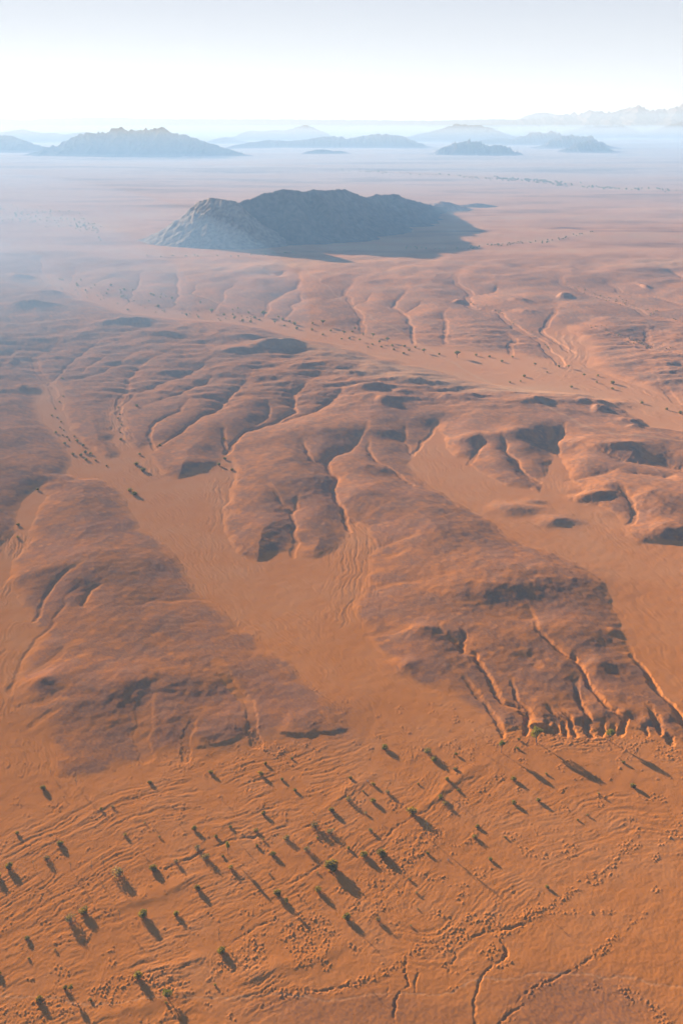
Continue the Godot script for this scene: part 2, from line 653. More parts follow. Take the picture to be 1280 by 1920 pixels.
# one leaf spray: a bent pair of triangles
func spray(st: SurfaceTool, at: Vector3, size: float, c: Color) -> void:
	var a := Vector3(dice.randfn(), dice.randfn(), dice.randfn()).normalized()
	var b := a.cross(Vector3(dice.randfn(), dice.randfn(), dice.randfn()).normalized()).normalized()
	var n := (a.cross(b) + Vector3(0, 0.6, 0)).normalized()
	st.set_color(srgb(c * dice.randf_range(0.7, 1.35)))
	st.set_normal(n)
	st.add_vertex(at - a * size)
	st.add_vertex(at + b * size * 0.5)
	st.add_vertex(at + a * size + n * size * 0.3)
	st.add_vertex(at - a * size)
	st.add_vertex(at + a * size + n * size * 0.3)
	st.add_vertex(at - b * size * 0.5)

func clump(st: SurfaceTool, mid: Vector3, half: Vector3, n: int, size: float, c: Color, hollow := 0.35) -> void:
	for i in n:
		var v := Vector3(dice.randfn(), dice.randfn(), dice.randfn()).normalized()
		v *= lerpf(hollow, 1.0, sqrt(dice.randf())) * (1.0 + 0.2 * sin(v.x * 5.0 + mid.x * 9.0) * cos(v.z * 4.0 + mid.z * 7.0))
		var at := mid + v * half
		if at.y < 0.01:
			at.y = dice.randf() * 0.05
		spray(st, at, size * dice.randf_range(0.6, 1.3), c)

func limb(st: SurfaceTool, pts: Array, r0: float, r1: float, c: Color) -> void:
	st.set_color(srgb(c))
	var n := pts.size()
	for i in n - 1:
		var a: Vector3 = pts[i]
		var b: Vector3 = pts[i + 1]
		var ra := lerpf(r0, r1, float(i) / (n - 1))
		var rb := lerpf(r0, r1, float(i + 1) / (n - 1))
		var ax := (b - a).normalized()
		var u := ax.cross(Vector3(0.3, 0.1, 1.0)).normalized()
		var w := ax.cross(u)
		for k in 5:
			var p := u * cos(k * TAU / 5.0) + w * sin(k * TAU / 5.0)
			var q := u * cos((k + 1) * TAU / 5.0) + w * sin((k + 1) * TAU / 5.0)
			for v in [[p, a, ra], [q, b, rb], [q, a, ra], [p, a, ra], [p, b, rb], [q, b, rb]]:
				st.set_normal(v[0])
				st.add_vertex(v[1] + v[0] * v[2])

func start() -> SurfaceTool:
	var st := SurfaceTool.new()
	st.begin(Mesh.PRIMITIVE_TRIANGLES)
	return st

# all plants are made 1 m wide and 1 m high and scaled to size
func prepare() -> void:
	dice.seed = 77
	leafy.resource_name = "leaves"
	leafy.vertex_color_use_as_albedo = true
	leafy.vertex_color_is_srgb = true
	leafy.roughness = 0.9
	leafy.cull_mode = BaseMaterial3D.CULL_DISABLED
	leafy.backlight_enabled = true
	leafy.backlight = Color(1.0, 0.92, 0.30)
	woody.resource_name = "wood"
	woody.vertex_color_use_as_albedo = true
	woody.vertex_color_is_srgb = true
	woody.roughness = 1.0
	for kind in ["green_shrub", "pale_shrub", "green_tree", "bare_tree", "dead_bush"]:
		var all := []
		for v in 5:
			var leaf := start()
			var wood := start()
			match kind:
				"green_shrub":
					var c := [Color(0.32, 0.245, 0.03), Color(0.25, 0.205, 0.03), Color(0.36, 0.27, 0.04), Color(0.28, 0.24, 0.03), Color(0.33, 0.27, 0.03)][v] as Color
					clump(leaf, Vector3(0, 0.42, 0), Vector3(0.42, 0.48, 0.42), 300, 0.09, c, 0.2)
					for k in 3:
						clump(leaf, Vector3(dice.randf_range(-0.28, 0.28), dice.randf_range(0.3, 0.62), dice.randf_range(-0.28, 0.28)), Vector3(0.24, 0.28, 0.24), 90, 0.08, c * 1.15, 0.3)
					for k in 5:
						limb(wood, [Vector3(dice.randf_range(-0.06, 0.06), -0.1, dice.randf_range(-0.06, 0.06)), Vector3(dice.randf_range(-0.2, 0.2), 0.3, dice.randf_range(-0.2, 0.2)), Vector3(dice.randf_range(-0.34, 0.34), 0.62, dice.randf_range(-0.34, 0.34))], 0.03, 0.01, Color(0.12, 0.09, 0.06))
				"pale_shrub":
					var c := [Color(0.36, 0.27, 0.12), Color(0.32, 0.23, 0.12), Color(0.40, 0.30, 0.15), Color(0.30, 0.25, 0.10), Color(0.36, 0.27, 0.15)][v] as Color
					clump(leaf, Vector3(0, 0.38, 0), Vector3(0.46, 0.46, 0.46), 230, 0.075, c, 0.25)
					clump(leaf, Vector3(dice.randf_range(-0.2, 0.2), 0.5, dice.randf_range(-0.2, 0.2)), Vector3(0.28, 0.3, 0.28), 90, 0.07, c * Color(0.6, 0.75, 0.5), 0.3)
					for k in 8:
						var w := dice.randf() * TAU
						limb(wood, [Vector3(0, -0.1, 0), Vector3(cos(w) * 0.2, 0.35, sin(w) * 0.2), Vector3(cos(w) * 0.45, dice.randf_range(0.5, 0.9), sin(w) * 0.45)], 0.025, 0.006, Color(0.24, 0.18, 0.12))
				"green_tree":
					var c := [Color(0.27, 0.28, 0.035), Color(0.22, 0.22, 0.035), Color(0.30, 0.28, 0.045), Color(0.24, 0.24, 0.03), Color(0.25, 0.23, 0.05)][v] as Color
					limb(wood, [Vector3(0, -0.08, 0), Vector3(0.02, 0.2, 0.01), Vector3(-0.02, 0.42, 0.02)], 0.045, 0.03, Color(0.14, 0.10, 0.07))
					for k in 8:
						var w := k * TAU / 8.0 + dice.randf_range(-0.3, 0.3)
						var far := dice.randf_range(0.14, 0.36)
						var tip := Vector3(cos(w) * far, dice.randf_range(0.6, 0.86), sin(w) * far)
						limb(wood, [Vector3(-0.01, 0.3, 0.01), tip * Vector3(0.5, 0.75, 0.5), tip], 0.022, 0.008, Color(0.14, 0.10, 0.07))
						clump(leaf, tip, Vector3(0.19, 0.12, 0.19) * dice.randf_range(0.75, 1.25), 95, 0.05, c * dice.randf_range(0.8, 1.2), 0.2)
					clump(leaf, Vector3(0, 0.84, 0), Vector3(0.26, 0.15, 0.26), 150, 0.05, c, 0.2)
				"bare_tree":
					var c := Color(0.25, 0.19, 0.12) if v % 2 == 0 else Color(0.18, 0.15, 0.10)
					var top := Vector3(dice.randf_range(-0.15, 0.15), 0.97, dice.randf_range(-0.15, 0.15))
					limb(wood, [Vector3(0, -0.05, 0), top * Vector3(0.2, 0.35, 0.2), top * Vector3(0.7, 0.7, 0.7), top], 0.055, 0.012, c)
					for k in 9:
						var y := dice.randf_range(0.3, 0.85)
						var w := dice.randf() * TAU
						var len := dice.randf_range(0.25, 0.5)
						var tip := Vector3(cos(w) * len, y + dice.randf_range(0.08, 0.2), sin(w) * len)
						limb(wood, [top * Vector3(y * 0.8, y, y * 0.8), tip * Vector3(0.6, 1.0, 0.6), tip], 0.022, 0.007, c)
						clump(leaf, tip, Vector3(0.16, 0.05, 0.16), 5, 0.05, Color(0.20, 0.17, 0.08), 0.1)
				"dead_bush":
					for k in 7:
						var w := dice.randf() * TAU
						var far := dice.randf_range(0.25, 0.6)
						limb(wood, [Vector3(0, -0.05, 0), Vector3(cos(w) * far * 0.5, 0.4, sin(w) * far * 0.5), Vector3(cos(w) * far, dice.randf_range(0.3, 1.0), sin(w) * far)], 0.06, 0.015, Color(0.42, 0.34, 0.25))
			var lm: ArrayMesh = leaf.commit() if kind != "dead_bush" else null
			var wm: ArrayMesh = wood.commit()
			if lm:
				lm.surface_set_material(0, leafy)
			wm.surface_set_material(0, woody)
			all.append([lm, wm])
		makings[kind] = all

func piece(called: String, mesh: Mesh) -> MeshInstance3D:
	var m := MeshInstance3D.new()
	m.name = called
	m.mesh = mesh
	return m

func stand(kind: String, x: float, d: float, wide: float, high: float, parts: int, turn: float, label: String, category: String, group: String) -> void:
	if kind.ends_with("shrub"):
		wide *= 1.12
		high *= 1.12
	var n: int = counts.get(kind, 0)
	counts[kind] = n + 1
	var made: Array = makings[kind][n % 5]
	var o: Node3D
	if parts == 0 and made[0] and kind.ends_with("shrub"):
		o = piece(kind, made[0])
	else:
		o = Node3D.new()
		o.name = kind
		if made[0]:
			o.add_child(piece("foliage" if kind.ends_with("shrub") else "crown", made[0]), true)
		o.add_child(piece("stem" if kind.ends_with("shrub") else "trunk", made[1]), true)
	if n > 0:
		o.name = "%s_%03d" % [kind, n]
	o.position = Vector3(x, height_at(x, d) - 0.03, -d)
	o.rotation.y = turn
	o.scale = Vector3(wide, high, wide)
	o.set_meta("label", label)
	o.set_meta("category", category)
	o.set_meta("group", group)
	add_child(o, true)

func scatter(far: PackedVector3Array) -> void:
	var mm := MultiMesh.new()
	mm.transform_format = MultiMesh.TRANSFORM_3D
	mm.mesh = makings["green_shrub"][1][0]
	mm.instance_count = far.size()
	for i in far.size():
		var v := far[i]
		mm.set_instance_transform(i, Transform3D(Basis(Vector3.UP, i * 1.7).scaled(Vector3(v.z, v.z * 0.8, v.z)), Vector3(v.x, height_at(v.x, v.y) - 0.05, -v.y)))
	var o := MultiMeshInstance3D.new()
	o.name = "distant_scrub"
	o.multimesh = mm
	o.set_meta("kind", "stuff")
	o.set_meta("label", "far off dark scrub dotting the dry river lines of the plain")
	add_child(o)

func lay_out() -> void:
	wash([-333.1, 546.3, -140.1, 171.3, 142.8, 171.3, 222.1, 322.6, 175.1, 364.6, 160.1, 382.1, 153.9, 385.1, 147.1, 386.3, 140.8, 389.7, 134.3, 392.7, 127.6, 394.9, 119.9, 393.6, 112.5, 393.2, 102.8, 393.6, 93, 393.6, 85.7, 394, 78.2, 393.2, 72.2, 393.6, 63.3, 391.4, 53.4, 389.7, 38.7, 388, 24.1, 387.2, 14.6, 389.7, 6.6, 393.2, 0, 389.3, -12.1, 387.6, -24.2, 388, -32.8, 390.1, -36.9, 389.7, -39.1, 386.3, -40.9, 385.1, -47.9, 383, -57.2, 380.9, -68.5, 376.4, -79.8, 373.2, -90.4, 367.7, -100.9, 362.7, -111.8, 360, -122, 360, -125.3, 365.4, -127.4, 373.2, -135.3, 385.5, -143.7, 399.7, -151.2, 413.4, -159.6, 427.9, -163.7, 443.2, -164.1, 459.5, -161.4, 479.7, -169.5, 491.9, -180.7, 517.9, -204.1, 553.9, -207.7, 581.6, -209, 620.9, -217.9, 665.1, -219.5, 705.6, -229.8, 720.9, -233.5, 692, -229.6, 659.9, -222.5, 630.3, -220.1, 594.2, -219.6, 561.5, -243.4, 546.3])
	wash([-173.3, 723.3, -161.2, 703.3, -150, 670.3, -139.5, 644.8, -127.6, 625.6, -116.4, 611.8, -104.3, 590, -95, 565.5, -86.8, 539, -74.3, 524.8, -59.6, 501.4, -46, 479.7, -33.6, 465.1, -24.6, 451.2, -16, 438, -7.8, 423, 0, 406.5, 6.6, 394.9, 19.1, 382.6, 38.3, 382.6, 71.8, 391, 72.3, 394.5, 65, 404.2, 55.6, 421.5, 44.9, 429.9, 35.5, 435, 29, 446.9, 22.2, 460, 14.4, 481.5, 12.9, 491.3, 8.4, 502, 6.8, 522, 11.8, 542.6, 16.5, 565.5, 19.9, 602.9, 18.3, 639.9, 11.9, 649.8, 6.6, 644.8, 0.7, 613.6, -6.2, 595.9, -17.1, 588.3, -26.8, 592.5, -31.4, 611.8, -32.9, 598.5, -38, 597.7, -47.5, 584.1, -54, 580.8, -65.2, 592.5, -74.1, 611.8, -80.6, 639.9, -84, 681, -83, 720.9, -85.7, 765.1, -93.4, 807, -100.1, 778.6, -114.3, 754.6, -126.6, 740.6, -139.5, 750.7, -151.2, 777.3, -161.1, 801.2, -160.3, 824.9, -157.8, 837.2, -163.7, 831, -170.1, 815.8, -179.8, 818.8, -190.5, 845.1, -200.3, 886.5, -206.3, 941.3, -218.5, 971, -216.7, 931.7, -208.6, 886.5, -198.7, 837.2, -186, 807, -184.1, 795.4, -192, 791.2, -200.5, 799.7, -212.3, 821.8, -228.4, 845.1, -243.3, 872.9, -258.4, 913.2, -273.2, 960.9, -293.5, 1024.5, -309.3, 1052.2, -307.9, 1002.5, -294, 941.3, -278.5, 904.1, -254.7, 861.2, -239.4, 829.5, -219.8, 778.6, -217.2, 754.6, -204.6, 743.1, -189.7, 741.8])
	wash([88.4, 891.7, 76.7, 849.9, 62.5, 814.3, 54.4, 778.6, 58, 748.2, 66, 733.1, 76.2, 709.1, 85.7, 686.5, 98.1, 662, 106.6, 641.9, 114.6, 622.8, 125.8, 605.6, 138.1, 596.8, 148.2, 580, 154.6, 563.9, 157.2, 548.6, 156.8, 533.9, 155.6, 513.2, 152.7, 481.5, 151.2, 469.1, 152.2, 452.3, 154.2, 440.1, 153.9, 429.9, 158.2, 414.9, 160, 404.2, 173.6, 360.8, 225.2, 349.7, 322.3, 577.5, 232.2, 610, 214.6, 610, 198.2, 614.5, 192, 628.4, 197.4, 644.8, 194.4, 651.8, 193.3, 665.1, 185.5, 683.2, 170, 688.7, 181.7, 715, 178.3, 733.1, 179.5, 758.5, 182.1, 796.9, 180.3, 809.9, 169.7, 778.6, 158.8, 748.2, 154.3, 741.8, 150.5, 708, 142.5, 719.7, 125.4, 724.5, 115.9, 744.3, 106, 766.5, 102.7, 789.8, 92.8, 801.2, 90.2, 829.5, 90, 866.2])
	wash([-544.6, 1864.4, -479, 1760.5, -413, 1656.1, -311.9, 1515, -226.7, 1478.8, -161.4, 1452.6, -105.3, 1419.1, -88.8, 1394.9, 0, 1326.7, 54.6, 1277.8, 93.2, 1244.9, 137.2, 1219.7, 198.8, 1195.4, 248.4, 1160.5, 268.6, 1222.8, 283.3, 1323.1, 306, 1371.5, 302.1, 1271.1, 294.6, 1207.4, 278.4, 1122.2, 293.1, 1086.2, 309, 1042.8, 324.4, 1004.7, 338.7, 985.5, 388.3, 931.7, 399.2, 837.2, 314.2, 861.2, 283.4, 886.5, 271.8, 945.1, 251.2, 1002.5, 199.3, 1017.8, 149, 1056.9, 96.4, 1116.9, 50.6, 1177.7, -27.2, 1271.1, -100.9, 1356.2, -164.2, 1406.9, -235.1, 1431.5, -302.3, 1465.6, -402.3, 1592.7, -487.7, 1724.3, -541.9, 1837.3])
	gully([-160.7, 572.2, -167.8, 558.6, -172.1, 541.8, -173.2, 526.5, -171, 499.4], 0.6, 0.5, 8, 0.8, 0.8)
	gully([-148.2, 549.1, -150.7, 541.6, -154.5, 537.9, -159.9, 525.7, -157.8, 518.8, -161.2, 500.7, -160.2, 490.5, -163.8, 478.2, -165, 460.2, -165.5, 443.8, -161.8, 423.8], 0.4, 0.4, 8, 0.5, 0.4)
	gully([-140.4, 546.3, -147.7, 536.6, -147.4, 528.7, -146.9, 516.1], 0.5, 0.5, 6, 1, 0.9)
	gully([-139.7, 474.1, -146.2, 462, -151.5, 450.9, -159.1, 443.4], 2, 0.55, 9, 0.2, 0.8)
	gully([-134.5, 428.9, -139.3, 421.5, -145.4, 415.7, -151.9, 411.9], 1.5, 0.6, 7, 0.3, 0.9)
	gully([-133.4, 416.7, -139, 405.4, -142.1, 395.6], 1.5, 0.55, 7, 0.3, 0.9)
	gully([-92.7, 427.9, -93.1, 421.5, -93.3, 408.7, -90.4, 396.4, -91.4, 385.2, -87.2, 370.1], 3, 0.55, 8, 0.3, 1)
	gully([-65.4, 408.7, -67.8, 395.1, -69.3, 381.9, -68.5, 371.3], 1.5, 0.5, 6, 0.4, 1)
	gully([-64.1, 451.4, -57.1, 436.6, -51.7, 427.9, -45.3, 414.8, -42.5, 405.4, -41.2, 387.8, -38.3, 381], 2.2, 0.6, 8, 0.6, 1)
	gully([-63.8, 514.7, -77.5, 527.2, -93, 527.2, -110.5, 521.6], 1, 0.35, 9, 0.2, 0.6)
	gully([-119.9, 613.6, -132.2, 622.9, -147.4, 627.6], 0.6, 0.3, 10, 0.1, 0.2)
	gully([-54.6, 719, -49.5, 708.2, -43, 684.2, -35.9, 673.3, -33.2, 639.2, -30.9, 618.2, -30.7, 591.3], 0.8, 0.8, 10, 0.8, 0.7)
	gully([-30.7, 695.5, -32.3, 678.7, -34.9, 667.9], 0.5, 0.6, 6, 0.5, 0.6)
	gully([24.4, 886.7, 21, 864.4, 17.2, 841.4, 5.8, 807.5, -5.8, 795.8, -13.9, 776, -11.5, 762.3, -5.4, 741.4, -4.9, 720.2, -6.7, 700.1, 0, 680.9, 1.1, 656.4, 5.4, 632.4], 1.2, 0.9, 14, 1.2, 0.7)
	gully([-34.2, 834.8, -29.8, 799.7, -23.3, 775.4, -14.5, 765.8], 0.6, 0.5, 9, 0.9, 0.6)
	gully([25.2, 844.7, 23.1, 800.1, 27.9, 781.5, 37.3, 767.7, 44.7, 745.2, 55, 725.1], 0.8, 0.7, 12, 0.8, 0.6)
	gully([89.8, 902.6, 86.3, 879.7, 70, 836.9, 59.7, 800.6], 1.2, 0.9, 14, 0.8, 0.8)
	gully([59.2, 890.2, 53.3, 844.7, 58.5, 803.3], 0.8, 0.75, 12, 0.5, 0.5)
	gully([0, 664.7, 5.6, 656.4, 11.1, 647.3], 0.8, 0.5, 7, 0.5, 0.6)
	gully([-361.5, 1318.6, -357.3, 1273.1, -358, 1208.7, -360, 1169.9, -334, 1088.6, -308.1, 1047.1, -289.8, 993.1, -272.2, 945.9], 3, 0.9, 30, 1, 0.7)
	gully([-306.6, 1283.4, -301.7, 1240.1, -307.7, 1190.5, -312.1, 1122.5, -311.1, 1088.6, -310.1, 1054.2], 1.2, 0.8, 26, 1, 0.5)
	gully([-273, 1184.2, -281.1, 1149.4, -289.6, 1095.5], 1, 0.5, 16, 0.8, 0.5)
	gully([-209.9, 1193.5, -210.9, 1161.3, -226.8, 1122.5, -232.1, 1078.6, -223.5, 1023.9, -221.7, 972, -210.8, 926.6], 2, 0.85, 24, 1, 0.8)
	gully([-245, 1169.9, -251.8, 1141.6, -258.5, 1109.3, -267.6, 1088.6, -294.6, 1054.2], 1, 0.65, 18, 0.8, 0.6)
	gully([-143.2, 1158.4, -145.6, 1141.6, -160.4, 1096.3, -175, 1063.8, -194.7, 1030.8, -213.1, 1001.7, -215.5, 949.8], 1, 0.75, 18, 0.8, 0.7)
	gully([-140.6, 1074.4, -143.6, 1043, -165, 997.8, -180.3, 978.6], 1, 0.65, 14, 1, 0.6)
	gully([-152.7, 986.7, -153.7, 932.3, -172, 899, -173.2, 864.4, -167, 843.2, -157.6, 815.4], 1, 0.75, 14, 1.2, 0.6)
	gully([-96.6, 1083.6, -98.5, 1063.8, -106.9, 1008.3, -114, 972, -121, 932.3, -132.4, 913.6, -139.3, 881.4, -149.1, 848, -155.5, 824.5], 1.2, 0.8, 16, 1, 0.6)
	gully([-28.6, 1054.2, -32.1, 1037.7, -47, 993.1, -47.7, 959.8, -43.9, 932.3, -59.5, 902.6, -72.8, 881.4, -86.2, 867.8, -93, 840.1, -96.2, 804.9], 1.5, 0.9, 16, 1.4, 0.8)
	gully([0, 1013.2, -1.6, 991.3, -14.1, 956.1, -24, 934.4, -40.7, 915.5, -59.6, 895.5], 1, 0.7, 14, 1, 0.7)
	gully([-74.1, 970.3, -69.6, 942.2, -67.8, 915.5, -75.9, 890.2], 1, 0.6, 12, 0.8, 0.5)
	gully([-110.2, 890.2, -104, 856.1, -97.2, 801.8], 1, 0.6, 10, 1, 0.5)
	gully([-382.9, 1109.3, -387.8, 1164.1, -388.5, 1208.7], 1, 0.6, 20, 0.6, 0.5)
	gully([125.6, 851.3, 110.8, 796.2, 102.6, 775.1], 1.5, 0.75, 11, 0.5, 0.8)
	gully([143.1, 851.3, 137.7, 806.4, 144.4, 782, 144.2, 755, 151.7, 733.3], 1, 0.8, 11, 0.8, 0.7)
	gully([184.3, 867.8, 183.4, 848, 179.5, 804.9], 1.5, 0.85, 14, 0.6, 0.8)
	gully([202.8, 876.3, 192.9, 851.3, 180.3, 797.7], 1, 0.6, 9, 0.5, 0.8)
	gully([210.8, 721, 208.5, 686.2, 208.5, 667.8, 198.8, 644.3], 1.5, 0.8, 10, 0.6, 0.9)
	gully([209.2, 809.4, 229, 775.1, 253, 766.9, 279.6, 756.3], 1.5, 0.6, 12, 0.4, 0.8)
	gully([243.7, 812.4, 253.5, 783.4, 271.1, 756.3, 283.6, 730.8], 1.5, 0.6, 14, 0.4, 0.8)
	gully([222.4, 756.3, 200.2, 743.3, 174.7, 737], 1, 0.5, 10, 0.4, 0.7)
	gully([262.8, 743.3, 248.4, 737, 233.6, 743.3], 1, 0.5, 10, 0.4, 0.7)
	gully([64.1, 518.9, 79.2, 517.5, 90.3, 508, 95.1, 500.7, 103.8, 499.4], 1, 0.2, 9, 0.2, 0.6)
	gully([104.8, 508.6, 107.3, 494.3, 107.6, 485, 108.9, 477.7, 113.3, 465.4, 116.2, 459.2, 119.2, 458, 120.6, 448.2, 122.9, 435.5, 124.4, 424.9, 126.6, 410.1, 128.9, 403.2, 130.2, 400.5, 125.7, 389.9], 0.5, 0.5, 6, 1.6, 0.8)
	gully([64.8, 488, 65.7, 478.2, 63.9, 472.3, 63.3, 464.2], 0.5, 0.4, 5, 1.6, 0.7)
	gully([54.4, 494.3, 54.7, 479.5, 60.8, 471.8, 63.5, 466, 69.8, 460.3, 69.5, 447.1, 72.9, 440.2, 73.7, 424.9, 75.9, 414.8, 82.5, 410.1, 85.8, 404.1, 84.7, 389.5], 0.6, 0.45, 6, 1.6, 0.8)
	gully([56.8, 447.1, 61.4, 439.7, 66.1, 426.4, 69.1, 410.1, 72.8, 400.9, 74.3, 389.5], 0.5, 0.35, 5, 1, 0.7)
	gully([84.1, 436.6, 82.4, 430.4, 83, 418.1, 86.5, 408.7, 87.2, 402.3], 0.5, 0.35, 5, 1.1, 0.8)
	gully([98.8, 414.8, 99, 405.4, 101.6, 398.7, 101.7, 389.5], 0.6, 0.4, 4, 1.5, 0.7)
	gully([103.3, 411.9, 105.2, 404.1, 105.3, 397.3, 106.5, 389.5], 0.6, 0.4, 4, 1.5, 0.7)
	gully([117.1, 435.5, 115.8, 420.5, 114.7, 405.4, 111.8, 397.8, 113.5, 389.5], 0.7, 0.4, 4, 1.7, 0.7)
	gully([94.5, 402.5, 93.1, 391], 0.6, 0.4, 4, 1.2, 0.7)
	gully([98.3, 398.9, 97.1, 390.6], 0.6, 0.4, 4, 1.2, 0.7)
	gully([119.8, 401.1, 118.6, 391], 0.5, 0.4, 3, 1.2, 0.7)
	gully([123.9, 398.9, 124.2, 391.9], 0.5, 0.4, 3, 1.2, 0.7)
	gully([145.4, 412.6, 144.5, 404.3, 144.8, 399.3, 146, 389.3], 0.6, 0.4, 4, 1.5, 0.8)
	gully([146.4, 405.6, 146.9, 398], 0.5, 0.4, 3, 1, 0.8)
	gully([137.8, 398, 139.2, 388.4], 0.5, 0.4, 3, 1, 0.8)
	gully([149.7, 391.9, 148.8, 382.5], 0.5, 0.4, 3, 1.2, 0.8)
	gully([151.2, 473.7, 151.3, 461.6, 151.9, 451.7, 153.6, 438.4, 153.3, 428.3, 155.3, 419.9, 157.6, 413.3, 159.2, 402.2, 161, 385.3], 0.8, 0.3, 5, 1.6, 0.9)
	gully([93.1, 464.1, 100.6, 449], 1.5, 0.3, 6, 0.2, 0.7)
	gully([117.6, 447, 116.8, 431.3, 118, 418.9], 1.5, 0.3, 6, 0.2, 0.5)
	gully([137.2, 479.4, 148, 465.9], 1.5, 0.35, 6, 0.2, 0.7)
	gully([35.1, 490.5, 27.6, 487.4, 14.4, 483.7], 2, 0.5, 9, 0.2, 0.8)
	gully([49.9, 620.6, 31.7, 611.4, 19.1, 602.4], 1.5, 0.4, 9, 0.2, 0.7)
	gully([44.9, 598, 32.5, 591.9, 19.3, 585.1], 1.5, 0.4, 9, 0.2, 0.7)
	gully([61.7, 556.8, 38.5, 549.1, 15.9, 541.6], 1.5, 0.3, 9, 0.2, 0.6)
	gully([-309.9, 1920.3, -281.4, 1752.4, -262.1, 1636.9, -255.7, 1525.5], 2, 0.8, 34, 1, 0.8)
	gully([-364.9, 1920.3, -361.7, 1849.6, -346.5, 1752.4, -337.4, 1626.2, -325.7, 1525.5], 1.5, 0.75, 30, 0.8, 0.6)
	gully([-235.3, 1764.8, -245, 1734.1, -237.8, 1647.8, -213.8, 1594.7, -168.9, 1525.5], 1.5, 0.75, 24, 0.8, 0.6)
	gully([-175.4, 1816.1, -187.7, 1664.4, -184.7, 1559.4, -186, 1466.1], 1.5, 0.6, 30, 0.6, 0.6)
	gully([-68.5, 1935.1, -75.6, 1884.4, -72.6, 1710.3, -90.2, 1653.3, -112.6, 1549.5, -113.1, 1444.4], 3, 0.85, 32, 0.8, 0.9)
	gully([-94.2, 1905.4, -114.9, 1835.3, -135.4, 1855.8], 1.5, 0.7, 24, 0.8, 0.4)
	gully([-70.1, 1692.8, -63.1, 1579.4, -73.4, 1530.2, -78.2, 1419.1], 2, 0.75, 24, 0.8, 0.7)
	gully([47.7, 1829.4, 25.3, 1790.1, 13.5, 1722.1, 6.1, 1670, 18.6, 1530.2, 30.2, 1427.5, 24, 1325.8], 3, 0.9, 34, 1, 0.8)
	gully([-33.1, 1572.1, 0, 1613.5, 8.6, 1635], 1.5, 0.6, 24, 0.6, 0.5)
	gully([52, 1651.5, 33.1, 1572.1, 20.1, 1523.1], 1.5, 0.6, 20, 0.8, 0.5)
	gully([115.4, 1722.1, 92.2, 1594.7, 77.6, 1516, 93, 1453, 96.8, 1359.5, 87.9, 1256.4], 2, 0.85, 28, 1, 0.8)
	gully([132.3, 1572.1, 102.8, 1499.6, 89.2, 1467.9], 1.5, 0.6, 20, 0.8, 0.5)
	gully([156.3, 1511.4, 147.1, 1440.1, 142.6, 1355.6, 130.9, 1256.4], 2, 0.75, 26, 0.8, 0.7)
	gully([227.9, 1920.3, 213, 1856.5, 195.2, 1752.4, 209, 1631.5, 187.7, 1549.5, 202.1, 1502.1, 226.1, 1470.5, 234, 1359.5, 247.5, 1297.2, 253.2, 1208.7, 253.8, 1136.1], 5, 0.9, 34, 1.2, 0.9)
	gully([271, 1726.6, 242.5, 1651.5, 207.4, 1618.8], 1.5, 0.7, 26, 0.8, 0.5)
	gully([325.3, 1511.4, 321, 1502.1, 293.2, 1427.5, 268.7, 1348.1, 270.4, 1273.1, 278.4, 1208.7], 3, 0.85, 28, 1.2, 0.8)
	gully([403.5, 1898.6, 395, 1856.5, 374.4, 1710.3, 393.2, 1631.5, 417.9, 1549.5, 432.8, 1502.1, 438.3, 1427.5, 463.4, 1386.7, 507.4, 1344.3], 5, 0.7, 40, 0.8, 0.8)
	gully([452, 1803, 457.4, 1752.4, 452.8, 1653.3, 487.8, 1599.9, 516.2, 1530.2, 542.5, 1444.4], 4, 0.7, 36, 0.8, 0.7)
	gully([326.5, 1382.7, 333.1, 1348.1, 351.3, 1286.8, 364, 1240.1, 379.4, 1208.7, 402.1, 1169.9, 424.8, 1109.3], 5, 0.6, 30, 0.8, 0.9)
	gully([403.7, 1344.3, 397, 1307.8, 381.9, 1224.2], 3, 0.6, 24, 0.6, 0.7)
	gully([212.8, 1348.1, 220.2, 1286.8, 202.9, 1193.5], 3, 0.7, 20, 0.8, 0.7)
	gully([334.2, 1035.4, 334.4, 986.7, 332.2, 965.9], 3, 0.6, 20, 0.6, 0.7)
	gully([614.8, 1920.3, 602, 1816.1], 3, 0.7, 30, 0.6, 0.7)
	gully([-498.9, 1957.6, -487.4, 1870.3, -472, 1752.4], 2, 0.7, 34, 0.6, 0.5)
	gully([-615.6, 2121.7, -586, 1996.4, -551.8, 1884.4], 2, 0.7, 34, 0.6, 0.5)
	gully([-395.5, 1849.6, -421.6, 1752.4, -441.8, 1722.1], 2, 0.6, 30, 0.6, 0.5)
	line(RIDGE, [-364.2, 1359.7, -321.1, 1344.3, -282.8, 1367.5, -244.4, 1407.9], 60, [5, 20])
	line(RIDGE, [-275.3, 1292.9, -230.5, 1272, -195.6, 1265.2], 54, [5, 18])
	line(RIDGE, [-182, 1170.2, -150.2, 1167.3, -135.9, 1179.1, -96.4, 1200.4, -52.3, 1222.3, -26.5, 1238.5], 48, [4.5, 16])
	line(RIDGE, [-75.7, 1098.1, -47, 1090.3, -16, 1103.3], 30, [3.5, 10])
	line(RIDGE, [-7.4, 1057.6, 23.2, 1072.5], 30, [3, 10])
	line(RIDGE, [8.3, 1015.2, 27.2, 1001.8, 49.7, 1017.5], 36, [5, 12])
	line(RIDGE, [31.2, 953.1, 50.3, 951.1], 30, [4, 10])
	line(RIDGE, [177, 939.2, 201.1, 971.6], 33, [4.5, 11])
	line(RIDGE, [237.7, 935.2, 254.2, 929.4], 33, [5, 11])
	line(RIDGE, [251.2, 897.6, 279.2, 892.2], 27, [3.5, 9])
	line(RIDGE, [254.6, 872.8, 272.3, 864.3], 24, [3.5, 8])
	line(RIDGE, [335, 1594.5, 360.7, 1589.3], 60, [6, 20])
	line(RIDGE, [491.5, 1688.6, 505.7, 1688.6], 60, [6, 20])
	line(RIDGE, [259.2, 1538.8, 286, 1553.6], 48, [5, 16])
